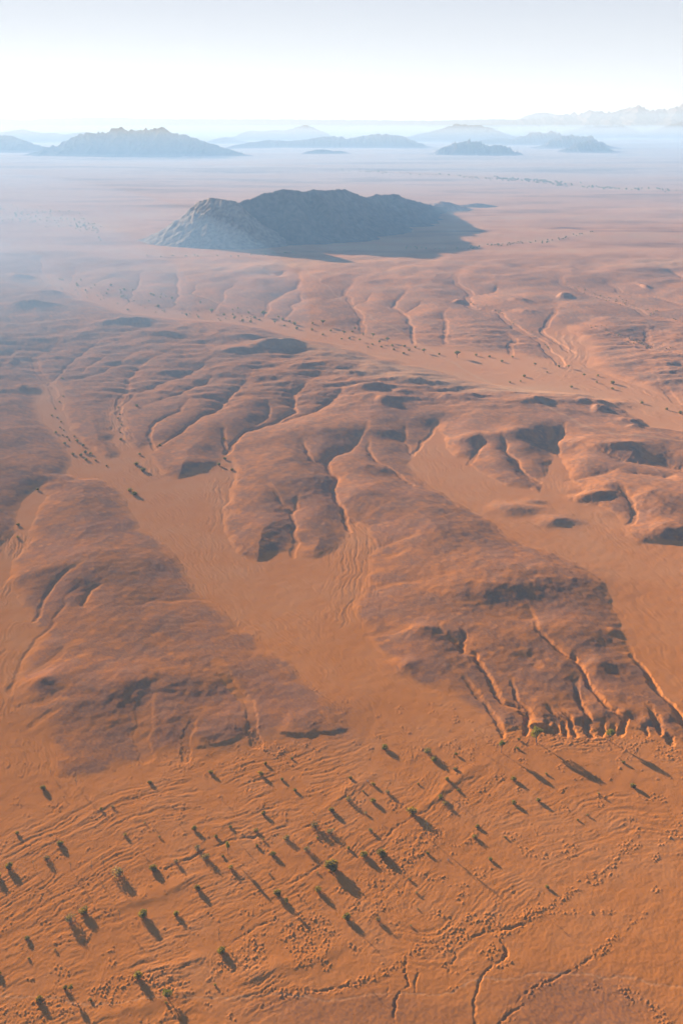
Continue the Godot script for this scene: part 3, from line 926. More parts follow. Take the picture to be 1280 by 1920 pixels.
	line(RIDGE, [255.1, 1455, 276.7, 1468.4], 42, [4, 14])
	line(RIDGE, [168.5, 1563.7, 185.2, 1558.6], 48, [6, 16])
	line(RIDGE, [-495.8, 1505.2, -439, 1486.6, -397.8, 1509.9], 78, [6, 26])
	line(RIDGE, [-394.3, 1147.1, -373, 1158.6], 60, [5, 20])
	line(RIDGE, [-598.5, 1807, -541, 1820.4], 102, [5, 34])
	line(RIDGE, [-341.5, 1015.2, -309.5, 1029], 48, [5, 16])
	line(RIDGE, [-509.3, 1632.1, -439.4, 1643.1], 78, [4, 26])
	line(RIDGE, [212.5, 975.8, 235.8, 961.3, 295.2, 967.5], 42, [2.5, 14])
	line(RIDGE, [-138.2, 1232, -77.5, 1206.6, -32.9, 1232], 42, [3, 14])
	line(RIDGE, [-176.2, 1272, -133.6, 1251.7, -94.4, 1265.2], 48, [3, 16])
	line(RIDGE, [45.9, 1062.5, 89, 1026.7, 123.2, 1033.7], 30, [2.5, 10])
	line(RIDGE, [85.5, 982.2, 116, 967.5, 148.8, 975.8], 30, [2.5, 10])
	line(RIDGE, [-92.2, 279.2, -83.3, 281.5, -74.5, 284.9, -62.2, 291.7, -49.4, 298.6, -42, 303.8], 9, [0.4, 3])
	line(RIDGE, [-41.1, 245.6, -27.1, 252.1, -14.4, 257.5, -4.9, 262.8, 3.7, 269.7], 10.5, [0.4, 3.5])
	line(RIDGE, [-81.1, 233.4, -68.7, 237.9, -57.8, 242.6, -41.2, 246.4], 9, [0.35, 3])
	line(RIDGE, [-67.2, 247.3, -59.4, 252.3, -51.4, 257.5, -39.8, 264.4], 7.2, [0.35, 2.4])
	line(RIDGE, [-10.7, 333.1, -3.3, 342.6, 4.5, 351.5, 13.6, 357.8, 20.6, 360.8], 6.6, [0.35, 2.2])
	line(RIDGE, [21.1, 324.9, 34.8, 339.2, 47.3, 354.1, 57.6, 364.6, 75.3, 374.4], 6.6, [0.35, 2.2])
	line(FLOW, [-278.5, 960.9, -236.7, 837.2, -188.6, 765.1, -144.2, 686.5, -111.4, 625.6, -78.7, 561.5, -54.5, 511.2, -28.1, 467.9, -5.2, 425.4, 14.7, 393.2, 37.5, 372.4], 83.6, [38, 0.11, 3])
	line(FLOW, [3, 665.1, 14.3, 620.9, 12.1, 577.5, 3.1, 531.8, 0, 491.9, 2.8, 456.7, 15.6, 425.4, 29.3, 393.2, 42.2, 372.4], 35.2, [16, 0.15, 2.6])
	line(FLOW, [-89.1, 765.1, -87.1, 681, -85, 620.9, -73.9, 577.5, -60.2, 539], 26.4, [12, 0.16, 2.8])
	line(FLOW, [69.6, 837.2, 83.6, 703.3, 127.8, 616.3, 153.7, 546.3, 157.6, 467.9, 167.2, 411.1], 88, [40, 0.06, 4])
	line(FLOW, [172, 785.6, 167.1, 703.3, 177.3, 630.3, 193.8, 511.2], 66, [30, 0.06, 4])
	line(FLOW, [193.3, 353.3, 150.9, 375.6, 122.3, 383.8, 98.9, 386.7, 73.5, 378.4, 55.1, 362.7, 39.3, 340.9, 20.6, 314.8, 1.9, 291.7, -14.8, 273.4, -33.8, 259.1, -53.8, 250.1, -74.6, 241.6, -95.4, 231.5, -119, 215.6], 44, [20, 0.3, 2])
	line(FLOW, [-141.2, 260.2, -120.9, 281, -106.4, 297.2, -81.7, 322.6, -51.9, 335.7, -20.1, 351.5, 14, 370.4, 37.9, 378.4], 79.2, [36, 0.24, 2.1])
	line(FLOW, [-116.8, 236.4, -99.4, 257.9, -72, 272.2, -45.8, 284.9, -23.7, 298.6, 0, 322.6, 22.3, 349.7, 51.5, 372.4], 48.4, [22, 0.24, 2.1])
	line(FLOW, [169.5, 349.7, 140.5, 342.6, 111.9, 342.6, 87.9, 332.4, 65, 322.6, 42.1, 304.4, 26.5, 282.3], 66, [30, 0.15, 2.8])
	line(FLOW, [-217.1, 630.3, -208.1, 577.5, -201.2, 524.8], 22, [10, 0.25, 3])
	line(FLOW, [-174.5, 491.9, -169.1, 445.9, -155.7, 406.5, -135.8, 372.4, -122.6, 349.7], 26.4, [12, 0.16, 3])
	line(FLOW, [-556.3, 1871.2, -417.3, 1656.1, -264.3, 1470, -166.8, 1431.5, -56.4, 1323.1, 76.8, 1192.4, 156.3, 1114.3, 265.7, 1066.5, 328.2, 904.1], 66, [30, 0.16, 12])
	line(FLOW, [-362.3, 1183.5, -335.3, 1096.2, -303.8, 1035.9, -274.8, 951], 17.6, [8, 0.5, 4.5])
	line(FLOW, [-226.1, 1035.9, -220.7, 971, -206.2, 886.5, -179.7, 807, -141.4, 739.3], 19.8, [9, 0.4, 4])
	line(FLOW, [208.9, 1629.1, 226.2, 1470, 247.9, 1298.4, 254.5, 1138.4], 30.8, [14, 0.25, 10])
	line(FLOW, [378.8, 1730.3, 422.7, 1567.6, 468.8, 1402.9], 35.2, [16, 0.25, 10])
	line(FLOW, [337, 1363.8, 368.2, 1254.6, 406.8, 1183.5], 35.2, [16, 0.25, 10])
	line(FLOW, [-117, 1529, -114.4, 1461.2], 30.8, [14, 0.25, 9])
	line(FLOW, [303, 1323.1, 263.3, 1122.2], 35.2, [16, 0.25, 9])
	line(BAND, [-108.5, 231.5, -96.8, 236.4, -87.8, 240.5, -75.2, 244.3, -65.5, 247.7, -53.7, 249.4, -42.3, 255.2, -28.6, 259.8, -14.7, 271.7, 0, 284.4, 11.8, 295.8], 10.8, [6, 0.55])
	line(BAND, [-23.6, 240.1, -13.7, 244.3, -6.9, 246.9, 0, 246.9, 10.4, 250.8, 21.2, 256.8, 28.8, 263, 38.2, 266.3, 49.7, 270.9, 59.5, 275.2, 67.7, 279.2], 5.04, [2.8, 0.55])
	line(BAND, [53.2, 234.8, 57.1, 243.5, 62.1, 246.6, 68.5, 249.4, 73, 252.3, 82.9, 259.3, 89.7, 262.3, 99.1, 272.9, 103.7, 276.2, 114.2, 290.3], 3.6, [2, 0.5])
	line(BAND, [-14.3, 260.2, -7.3, 268.5, 1.9, 281.8, 15.8, 298.6, 28.9, 316.4, 40.3, 327.5], 10.8, [6, 0.5])
	line(BAND, [-37.1, 256.1, -25.5, 267.3, -15, 278.4], 7.2, [4, 0.5])
	line(BAND, [-39.9, 387.6, -35.9, 382.6, -29.6, 377.2, -23.6, 375.6], 9, [5, 0.7])
	line(BAND, [-71, 377.2, -65.3, 370.4, -58.7, 364.6], 7.2, [4, 0.4])
	line(BAND, [-81.3, 368.5, -69.3, 365.7, -55.6, 367.7, -45.9, 362.7], 7.2, [4, 0.4])
	line(BAND, [30.7, 375.6, 61.9, 380.5, 86.6, 385.5, 106.1, 386.3, 133.6, 381.3, 154.6, 372.4], 10.8, [6, 0.45])
	line(BAND, [-32.8, 451.2, -21.6, 444.8, -10.4, 425.4, 0, 408.8], 3.96, [2.2, 0.5])
	line(BAND, [-72, 517.9, -59.9, 504.6, -42.9, 476.7], 3.96, [2.2, 0.5])
	line(BAND, [90.6, 244.7, 92.9, 240.5, 98.5, 236.4], 7.2, [4, 0.55])
	line(BAND, [80.9, 246.9, 86.7, 242.6], 3.6, [2, 0.4])
	line(BAND, [59.8, 276.7, 70.2, 282.3, 80.7, 287.6, 91.9, 294.4, 106.8, 310.3, 117.4, 326.5], 3.96, [2.2, 0.45])
	line(BAND, [68.3, 282.3, 86.5, 279.2, 101.6, 279.2], 3.6, [2, 0.35])
	line(BAND, [55.6, 273.4, 48, 272.2, 38.5, 269.7], 9, [5, 0.5])
	line(BAND, [-110.7, 284.9, -96.1, 287.6, -78.8, 287.6], 9, [5, 0.25])
	line(BAND, [-89.7, 284.9, -75.5, 290.3, -61.3, 298.6], 5.4, [3, 0.25])
	line(GROOVE, [22, 257.9, 21.7, 252.3, 22.6, 247.3, 18.9, 243, 16.7, 232.9], 1.15, [0.23, 0.38])
	line(GROOVE, [26.5, 256.8, 25.4, 251.2, 24.5, 243], 1.15, [0.23, 0.29])
	line(GROOVE, [53.7, 267.3, 54.3, 263.7, 53.4, 260, 48.1, 253.9, 45.2, 246.6, 43.6, 240.5, 43.1, 231.5], 1.45, [0.29, 0.5])
	line(GROOVE, [55.4, 240.5, 56.9, 243.7, 60.1, 246, 62.1, 246.6, 65.5, 247.7, 68.5, 249.4, 73, 252.3, 82.9, 259.3], 1.15, [0.23, 0.33])
	line(GROOVE, [48.5, 231.5, 55, 237.9, 59.1, 240.5], 1.15, [0.23, 0.38])
	line(GROOVE, [-13.6, 243.5, -9.4, 245.1, -2.6, 246.4, 3.4, 247.7, 8.7, 249.9], 1.15, [0.23, 0.33])
	line(GROOVE, [43.7, 266.8, 48.4, 268.5, 53.2, 270.2, 62.1, 273.9, 65.6, 275.7], 1.45, [0.29, 0.42])
	line(GROOVE, [-23.7, 240.5, -21.9, 232.5], 1.45, [0.29, 0.21])
	line(GROOVE, [16.5, 250.1, 15.2, 240.5], 0.95, [0.19, 0.17])
	line(GROOVE, [37, 263.7, 36.6, 257.9, 34.5, 251.2], 0.95, [0.19, 0.17])
	line(GROOVE, [-67.8, 300.9, -60.5, 306.7, -54.8, 311.2, -49.3, 313.9, -43.5, 317.3, -35.4, 319.5, -29.3, 322.6, -20.1, 327.5], 1.45, [0.29, 0.38])
	line(GROOVE, [-23.1, 322.6, -12.7, 326.5, -4.3, 330.7], 1.15, [0.23, 0.21])
	line(GROOVE, [-44.7, 309.7, -33.6, 298.6, -23.6, 295.8], 0.7, [0.14, 0.12])
	line(GROOVE, [-109.7, 351.5, -116.7, 335.7, -124.8, 319.5], 0.95, [0.19, 0.14])
	line(GROOVE, [-115.5, 302.9, -120.6, 298.6, -125.4, 295.2], 0.95, [0.19, 0.17])
	line(GROOVE, [-21.4, 293, -11.9, 300, -4.1, 310.3, 0, 316.4], 1.15, [0.23, 0.25])
	line(GROOVE, [10.2, 313.3, 21, 322.6, 32.3, 334.1, 39.5, 342.6], 1.15, [0.23, 0.21])
	line(GROOVE, [-55.9, 252.3, -46.3, 259.1, -36.4, 267.3, -22.4, 275.9], 1.15, [0.23, 0.21])
	line(GROOVE, [0, 665.1, 10.3, 644.8, 18, 625.6, 17.2, 594.2, 9.8, 557.7, 6.3, 531.8, 1.5, 511.2, 0, 491.9], 2.1, [0.42, 0.18])
	line(GROOVE, [11.9, 649.8, 8.8, 611.8, 10.9, 585.8, 4.7, 539, 7.5, 504.6], 1.65, [0.33, 0.14])
	line(GROOVE, [-93.7, 733.1, -87.3, 686.5, -88.6, 644.8, -87.2, 620.9], 1.65, [0.33, 0.14])
	line(GROOVE, [-82.9, 758.5, -84, 670.3, -83.6, 639.9], 1.45, [0.29, 0.12])
	line(TRACK, [-36.5, 242.2, -17, 242, 0, 242.6, 14.5, 243, 27.3, 243.9, 36, 245.1, 44.9, 248.4, 53.9, 250.5, 60, 251.6, 68.3, 252.1, 74.5, 251, 90.8, 250.5, 113.1, 245.6], 1.05, [0.35, 0.04])
	line(TRACK, [-117.4, 243, -82.8, 240.5, -57.9, 243, -36.5, 242.2], 0.9, [0.3, 0.03])
	line(TRACK, [-336.1, 2511.1, -247.4, 2279.4, -144, 2119.9, -74, 1920.8, 0, 1602.9, 45.1, 1419.1, 99.4, 1238.5, 131.6, 1135.6, 174.7, 1002.5, 210.2, 891.7, 222.8, 853.1, 237.7, 837.2, 298.4, 812.9], 4.8, [1.6, 0])
	line(SCARP, [6.6, 394.5, -4.8, 388.4, -14.5, 387.6, -26.6, 388.4, -32.8, 390.6], 30, [0.5, -1])
	line(SCARP, [-40.8, 384.6, -50.2, 382.1, -59.5, 380.5, -68.7, 377.6], 30, [0.8, -1])
	line(SCARP, [154.8, 384.2, 146.9, 385.9, 140.7, 389.3, 134.2, 392.3, 127.5, 394.5, 119.9, 393.6, 112.4, 392.7, 102.7, 393.2, 92.9, 393.2, 85.6, 393.6, 78.2, 392.7, 72.1, 393.2], 30, [1.6, -1])
	line(TONE, [0, 5974.6, 342.3, 5663.9, 591.3, 5330.5, 798.5, 4941.7, 969.9, 4565.9, 1144, 4345, 1375.8, 4176.3], 225, [75, 0.75])
	line(TONE, [-1070.5, 6877.4, -404.4, 6708.8, 0, 6248.5], 390, [130, 0.5])
	line(TONE, [-1047.2, 3105.5, -885, 2982.7, -731, 2853.4, -607.8, 2598.6], 270, [90, 0.45])
	line(TONE, [-1826.8, 5492.2, -1149.4, 5177.9, -578.2, 4767.5], 360, [120, -0.25])
	line(TONE, [-1262.8, 3765.5, -1023, 3874.6, -664.2, 3846.7], 180, [60, -0.35])
	line(TONE, [0, 4050.3, 336.1, 4144.1, 734.1, 4019.9, 1289.3, 3846.7], 300, [100, -0.3])
	line(TONE, [996.4, 5492.2, 1478, 4565.9], 180, [60, 0.2])
	line(TONE, [105.9, 2573, 344, 2573, 404.6, 2624.8], 66, [22, -0.5])
	line(TONE, [510.1, 2611.6, 583.4, 2706.2, 621.9, 2573, 869.2, 2560.4], 54, [18, -0.45])
	line(TONE, [280.3, 2259.5, 374.6, 2341.3, 463.3, 2362.6, 619, 2560.4], 42, [14, 0.35])
	line(TONE, [-89.7, 2164.6, 67.3, 2164.6], 30, [10, -0.3])
	line(TONE, [467.4, 2451.9, 486.5, 2239.8, 492, 2060.3], 42, [14, 0.25])
	line(TONE, [354.8, 3016.8, 561.6, 3051.7], 90, [30, -0.35])
	line(TONE, [498.7, 1837.3, 635.7, 1906.4], 90, [30, -0.4])
	line(TONE, [309, 1980.5, 364.9, 1892.2], 60, [20, -0.3])
	line(TONE, [-4379.3, 13726.4, -2043.3, 17103.5, -340.6, 17103.5], 1500, [500, 0.4])
	line(TONE, [1219, 12215.4, 2463.3, 13726.4, 5448.8, 17103.5], 1200, [400, 0.35])
	line(TONE, [-395.7, 2060.3, -216.4, 2085.5, -89, 2146.5], 15, [5, -0.4])
	line(TONE, [285.5, 1341.3, 434.5, 1271.1], 90, [30, -0.3])
	line(TONE, [-108.1, 1264.5, 0, 1171.9, 92.4, 1066.5, 172.6, 1024.5, 277.4, 998.2], 102, [34, 0.4])
	line(TONE, [118.3, 985.5, 175.4, 1006.8, 226.7, 989.7, 265.5, 993.9], 36, [12, 0.4])
	line(TONE, [-47.4, 1096.2, 34.7, 1066.5, 105.8, 1024.5], 66, [22, 0.3])
	line(TONE, [188.5, 1712.6, 593.4, 1772.9], 180, [60, -0.15])
	mounds.append(PackedFloat32Array([111.5, 554.7, 36, 34, 2]))
	mounds.append(PackedFloat32Array([132.1, 552.3, 26, 22, 1.8]))
	mounds.append(PackedFloat32Array([130.4, 447.9, 7, 9, 2.6]))
	mounds.append(PackedFloat32Array([45.4, 485.4, 10, 9, 2.6]))
	mounds.append(PackedFloat32Array([33.1, 450.1, 8, 7, 2.2]))
	mounds.append(PackedFloat32Array([148.8, 488, 4, 4, 1.2]))
	mounds.append(PackedFloat32Array([-146.4, 433.2, 9, 8, 2.4]))
	mounds.append(PackedFloat32Array([132.1, 673, 17, 10, 3]))
	mounds.append(PackedFloat32Array([119.5, 678.4, 12, 9, 2.4]))
	mounds.append(PackedFloat32Array([150.1, 652.3, 13, 11, 4]))
	mounds.append(PackedFloat32Array([141.1, 691.6, 8, 6, 1.6]))
	mounds.append(PackedFloat32Array([185.6, 697.9, 13, 6, 3.5]))
	mounds.append(PackedFloat32Array([111.3, 839.4, 16, 12, 4]))
	mounds.append(PackedFloat32Array([159, 847.5, 18, 12, 4]))
	mounds.append(PackedFloat32Array([200.5, 823.5, 20, 14, 4]))
	mounds.append(PackedFloat32Array([228.5, 808.2, 22, 10, 4]))
	mounds.append(PackedFloat32Array([221.6, 687.1, 30, 22, 5]))
	mounds.append(PackedFloat32Array([218.4, 630.1, 24, 14, 3]))
	mounds.append(PackedFloat32Array([197.5, 716.2, 22, 14, 4]))
	mounds.append(PackedFloat32Array([-43.4, 779, 40, 30, 2]))
	mounds.append(PackedFloat32Array([-116.7, 774.6, 14, 12, 2.5]))
	mounds.append(PackedFloat32Array([25.5, 760.7, 14, 10, 2]))
	mounds.append(PackedFloat32Array([37.9, 859.2, 18, 14, 3]))
	mounds.append(PackedFloat32Array([291.2, 866, 30, 10, 2]))
	mounds.append(PackedFloat32Array([-113.6, 423.7, 40, 30, 2.5]))
	mounds.append(PackedFloat32Array([-20, 406.2, 30, 22, 1.5]))
	mounds.append(PackedFloat32Array([-76.7, 401.6, 24, 18, 2]))
	mounds.append(PackedFloat32Array([-51.5, 397.1, 16, 14, 1.6]))
	mounds.append(PackedFloat32Array([82, 538.9, 30, 24, 3]))
	mounds.append(PackedFloat32Array([121.6, 486.7, 24, 16, 2]))
	swells.append(PackedFloat32Array([-12.2, 394.9, 70, 30, 0.3]))
	swells.append(PackedFloat32Array([-84.4, 451.6, 110, 110, 0.6]))
	swells.append(PackedFloat32Array([-53.5, 392.7, 110, 32, 0.5]))
	swells.append(PackedFloat32Array([-103.3, 375.8, 60, 30, 0.5]))
	swells.append(PackedFloat32Array([66.7, 462.8, 100, 75, 0.65]))
	swells.append(PackedFloat32Array([110.9, 410.9, 70, 40, 0.45]))
	swells.append(PackedFloat32Array([-29.8, 654.9, 50, 60, 0.95]))
	swells.append(PackedFloat32Array([185.9, 817.9, 130, 60, 1.45]))
	swells.append(PackedFloat32Array([52.5, 866, 80, 60, 1]))
	swells.append(PackedFloat32Array([-171.5, 654.9, 60, 80, 0.7]))
	swells.append(PackedFloat32Array([96.3, 572.2, 130, 90, 0.68]))
	patches.append(PackedFloat32Array([73.9, 238.5, 22, 14, 0.8]))
	patches.append(PackedFloat32Array([1.7, 236.4, 30, 8, 0.6]))
	patches.append(PackedFloat32Array([29.8, 233.4, 20, 8, 0.4]))
	patches.append(PackedFloat32Array([-13.3, 235.4, 14, 6, 0.5]))

func raise_mountains() -> void:
	mountain("grey brown grooved cone shaped hill at the left end of the dark ridge", [[-402.8, 22.7, 2420, -365.8, 64.9, 2430, -324.4, 94.8, 2410, -299, 102.3, 2385, -269, 103.1, 2355, -239.7, 98.8, 2335, -222.2, 85.1, 2320], [-324.4, 94.8, 2410, -348.8, 51.7, 2350, -368.7, 19.7, 2310], [-289.3, 102.9, 2375, -301.2, 60.9, 2310, -315.7, 21.6, 2270], [-239.7, 98.8, 2335, -200, 61.8, 2300, -150.1, 29.6, 2280], [-249.6, 100.7, 2340, -248.4, 60.4, 2290, -250.6, 26.6, 2265]], 1.05, 0.03, Color(0.30, 0.21, 0.145))
	mountain("dark blue rocky ridge with several rounded tops behind the cone shaped hill", [[-248.1, 86.8, 2440, -229.3, 93.9, 2440, -198.9, 101.5, 2450, -162.3, 112.5, 2465, -138, 116.4, 2480, -111.4, 112.2, 2500, -94.5, 106.2, 2520, -70.7, 113.5, 2540, -39, 108.7, 2570, 0, 108.9, 2610, 22.8, 100.1, 2650, 38.2, 89.3, 2690, 69.5, 79.5, 2740, 91.6, 86.3, 2780, 114, 83.7, 2810, 137.2, 82.6, 2850, 178.5, 66.2, 2930, 233.4, 44.2, 3060, 299.5, 23.4, 3180, 371.9, 1.5, 3300], [-70.7, 113.5, 2540, -27.3, 76.1, 2440], [137.2, 82.6, 2850, 165.8, 54.6, 2760], [-138, 116.4, 2480, -102.6, 81.4, 2400], [69.5, 79.5, 2740, 81.1, 51.1, 2650]], 0.95, 0.06, Color(0.15, 0.105, 0.08))
	mountain("small pale sided knoll off the right end of the dark ridge", [[290.1, 27, 3260, 306.5, 33.3, 3260, 332.5, 30.2, 3270, 372.9, 17.7, 3300]], 0.4, 0.1, Color(0.34, 0.2, 0.14))
	mountain("low dark knoll alone on the plain right of the ridge", [[418.5, 15.3, 3400, 440.9, 17.8, 3400, 470.5, 13.6, 3400]], 0.25, 0.1, Color(0.15, 0.105, 0.08))
	mountain("broad blue flat topped massif on the left of the hazy plain", [[-2277.6, 5.2, 8300, -2206.9, 63.1, 8500, -2165.4, 127.7, 8700, -2106.5, 179.5, 8800, -2070.4, 191.8, 8800, -2033.3, 167.2, 8800, -1993.5, 150.2, 8850, -1949.8, 146.1, 8850, -1889, 211.6, 8900, -1831.3, 215.8, 8900, -1753.8, 203.1, 8950, -1688.3, 194.4, 9000, -1607, 206.9, 9000, -1517.2, 215.3, 9000, -1451, 202.7, 9000, -1356.4, 165.7, 8950, -1217.4, 141.3, 8900, -1052.8, 93.3, 8800, -859.4, 44.6, 8600, -672.9, 6.1, 8400], [-1831.3, 215.8, 8900, -1800.8, 99, 8500], [-1517.2, 215.3, 9000, -1483, 99, 8500]], 0.6, 0.2, Color(0.15, 0.105, 0.08))
	mountain("long blue ridge with a steep right end in the middle distance", [[-1186.1, 14.9, 10800, -1097.1, 41.3, 11000, -948.5, 68.8, 11200, -766.1, 86.7, 11400, -567.7, 76.1, 11400, -368.8, 92, 11400, -228.8, 112, 11500, -102.9, 122.7, 11500, 0, 117.4, 11500, 57.2, 95.9, 11500, 200.1, 117.4, 11500, 342.8, 141.4, 11500, 457, 146.8, 11500, 542.8, 138.8, 11500, 628.7, 133.4, 11500, 686.1, 93.5, 11300, 747, 49.7, 11100, 823.6, 15.5, 11000, 1034.2, 5, 10900]], 0.6, 0.2, Color(0.15, 0.105, 0.08))
	mountain("low blue hillock in front of the long ridge", [[-374.1, 3.6, 8900, -292.4, 30.4, 9000, -215.7, 47.3, 9000, -134.8, 47.3, 9000, -67.5, 34.6, 9000, 0, 36.4, 9100, 127.5, 2.1, 9100]], 0.45, 0.1, Color(0.15, 0.105, 0.08))
	mountain("pale blue pointed ridge behind the long ridge", [[-1635.9, 19.8, 15800, -1469.7, 121.1, 16000, -1326.4, 145.7, 16200, -1190.1, 134.4, 16200, -1010.8, 156.3, 16300, -889.7, 145, 16300, -727.4, 179, 16300, -540.9, 228, 16300, -404.1, 179, 16300, -281.5, 119.3, 16200, -79.6, 54.1, 16000]], 0.6, 0.08, Color(0.15, 0.105, 0.08))
	mountain("pale blue hill with a broad crest right of centre", [[932.5, 67, 15000, 1132.4, 117.4, 15200, 1245.2, 131.6, 15200, 1403.7, 176.8, 15300, 1639.2, 244, 15400, 1792.4, 226.2, 15400, 1983.5, 219.1, 15400, 2123.7, 191, 15300, 2302.7, 113.9, 15200, 2537.3, 53, 15000]], 0.55, 0.1, Color(0.15, 0.105, 0.08))
	mountain("rugged brown blue hill with gullied flanks standing nearest on the plain", [[766.1, 8.2, 8600, 847.4, 50.3, 8700, 921.2, 93.3, 8800, 978.4, 115.1, 8850, 1022.8, 108.9, 8850, 1063.3, 124.7, 8900, 1116.8, 116.4, 8900, 1153.1, 99.8, 8900, 1200.4, 84.1, 8850, 1238.2, 72.7, 8800, 1273.7, 94.3, 8750, 1308.8, 90.2, 8750, 1338.9, 59.6, 8650, 1368.1, 29.8, 8550, 1397, -5.8, 8400], [978.4, 115.1, 8850, 902.6, 40.6, 8600], [1063.3, 124.7, 8900, 996.8, 48.7, 8600], [1200.4, 84.1, 8850, 1132.9, 29.8, 8550], [1273.7, 94.3, 8750, 1211.3, 31.1, 8500]], 0.7, 0.32, Color(0.15, 0.105, 0.08))
	mountain("jagged blue hill behind the rugged nearest one on the right", [[1976.4, 56.7, 12600, 2115.9, 96.6, 12700, 2225.7, 131, 12800, 2306.5, 157.8, 12800, 2384.6, 131, 12800, 2477.8, 160.8, 12800, 2555.3, 132, 12700, 2619.4, 97.8, 12600, 2707.2, 64.1, 12500]], 0.65, 0.32, Color(0.15, 0.105, 0.08))
	mountain("blue hill with a pale gully between two others on the right", [[2106.4, 41.3, 11000, 2221.2, 91.3, 11100, 2327.3, 128.9, 11200, 2404.4, 139.3, 11200, 2477.8, 126.3, 11200, 2549.8, 131.5, 11200, 2584.5, 106.8, 11100, 2630.2, 72.2, 11000, 2683.5, 30.1, 10800]], 0.65, 0.3, Color(0.15, 0.105, 0.08))
	mountain("small brown cone in front of the right hand blue hills", [[2060.9, 13.2, 9500, 2145.5, 60.2, 9600, 2193.8, 109.6, 9600, 2237.2, 105.1, 9600, 2265.3, 62.3, 9500, 2297.7, 5.2, 9300]], 0.65, 0.32, Color(0.15, 0.105, 0.08))
	mountain("long pale blue mountain range on the right horizon", [[2676.5, 169, 22500, 3187.4, 252, 23000, 3719.9, 284.3, 23500, 4151.5, 340.1, 24000, 4507.3, 340.1, 24000, 4900.4, 386.8, 24500, 5204.8, 458.3, 25000, 5366.5, 441.1, 25000, 5549.1, 469.8, 25000, 5793.1, 498.4, 25000, 6041.3, 481.2, 25000, 6286.7, 492.7, 25000, 6467.6, 532.7, 25000, 6649.4, 561.3, 25000, 6842.8, 595.6, 25000, 6970.8, 549.9, 25000, 7206.1, 538.4, 25000, 7512.1, 555.6, 25000, 7753.5, 595.6, 25000, 8119.9, 618.4, 25000, 9361.8, 538.4, 25000, 10625.8, 343.5, 25000], [5204.8, 458.3, 25000, 4668.9, 230.7, 23000], [5793.1, 498.4, 25000, 5181.3, 230.7, 23000], [6842.8, 595.6, 25000, 6069.1, 252.2, 22500], [6286.7, 492.7, 25000, 5691.7, 252, 23000], [7753.5, 595.6, 25000, 6698.8, 232, 22000]], 0.6, 0.3, Color(0.15, 0.105, 0.08))
	mountain("pale rounded dome behind the right mountain range", [[4194, 299.6, 26500, 4514.4, 409.4, 26500, 4771, 482.3, 26500, 5031.5, 494.5, 26500, 5257.4, 445.9, 26500, 5502.7, 324.1, 26500]], 0.6, 0.05, Color(0.15, 0.105, 0.08))
	mountain("low blue foothill at the foot of the right mountain range", [[3992.2, 142.3, 18500, 4216.4, 193, 18700, 4400.6, 206, 18700, 4632.6, 201.6, 18700, 4863.3, 210.3, 18700, 4933.9, 167.5, 18600, 5053.1, 90.8, 18500]], 0.5, 0.15, Color(0.15, 0.105, 0.08))
	mountain("pale foothill below the range at the right edge", [[5282.8, 90.8, 18500, 5606.4, 193, 18700, 5983.5, 279.6, 18900, 6481.6, 305.9, 19000, 7046.6, 167, 18700]], 0.5, 0.15, Color(0.15, 0.105, 0.08))
	mountain("faint blue hill at the left edge of the picture", [[-3512.3, 111, 9800, -3380, 145.3, 10000, -3205.2, 152.3, 10000, -3106.1, 149.9, 10000, -3013.2, 132.6, 9900, -2875, 94.4, 9700, -2728.8, 69.2, 9600, -2583.8, 53.3, 9500, -2416.4, 27.1, 9300]], 0.5, 0.1, Color(0.15, 0.105, 0.08))
	mountain("fainter blue hills behind the hill at the left edge", [[-4873, 86.3, 14000, -4681.5, 120.6, 14500, -4519.8, 147.6, 14500, -4388.7, 161, 14500, -4278.8, 177.8, 14500, -4174.3, 147.6, 14500, -4032.6, 127.4, 14500, -3887.8, 134.1, 14500, -3746.5, 107.1, 14500, -3600.5, 127.4, 14500, -3455.2, 140.8, 14500, -3281.2, 73.4, 14500]], 0.5, 0.1, Color(0.15, 0.105, 0.08))
	mountain("very faint small hill under the pale plateau", [[580.9, 34.3, 26000, 788.5, 116, 26500, 945.5, 165, 26500, 1117.2, 103.7, 26500, 1355.5, 34.3, 26000]], 0.5, 0.08, Color(0.15, 0.105, 0.08))
	mountain("low pale ridge left of the pointed ridge", [[-1762.1, 15.1, 13600, -1613.7, 63.1, 13800, -1475.3, 88.8, 13800, -1373.4, 63.1, 13800, -1185.8, 21.5, 13600]], 0.5, 0.1, Color(0.15, 0.105, 0.08))
	mountain("low dark hillock between the right hand hills", [[1682.8, 56.3, 13000, 1871.6, 77.8, 13200, 2035.6, 80.9, 13200, 2103.5, 56.3, 13000]], 0.5, 0.1, Color(0.15, 0.105, 0.08))
	mountain("long flat topped pale plateau along the horizon", [[-11375.9, 375.6, 24500, -8958.7, 353.1, 24500, -7748.7, 347.4, 24500, -7410.4, 341.8, 24500, -7328.2, 319.2, 24500, -7001.2, 319.2, 24500, -6901.2, 347.4, 24500, -5809.5, 370, 24500, -4962.3, 370, 24500, -4238, 341.8, 24500, -2664.1, 336.1, 24500, -968.9, 330.5, 24500, 726.8, 319.2, 24500, 1938.4, 307.9, 24500, 2906.8, 324.9, 24500, 3632.9, 336.1, 24500, 4362.2, 296.7, 24500]], 0.9, 0.03, Color(0.15, 0.105, 0.08))

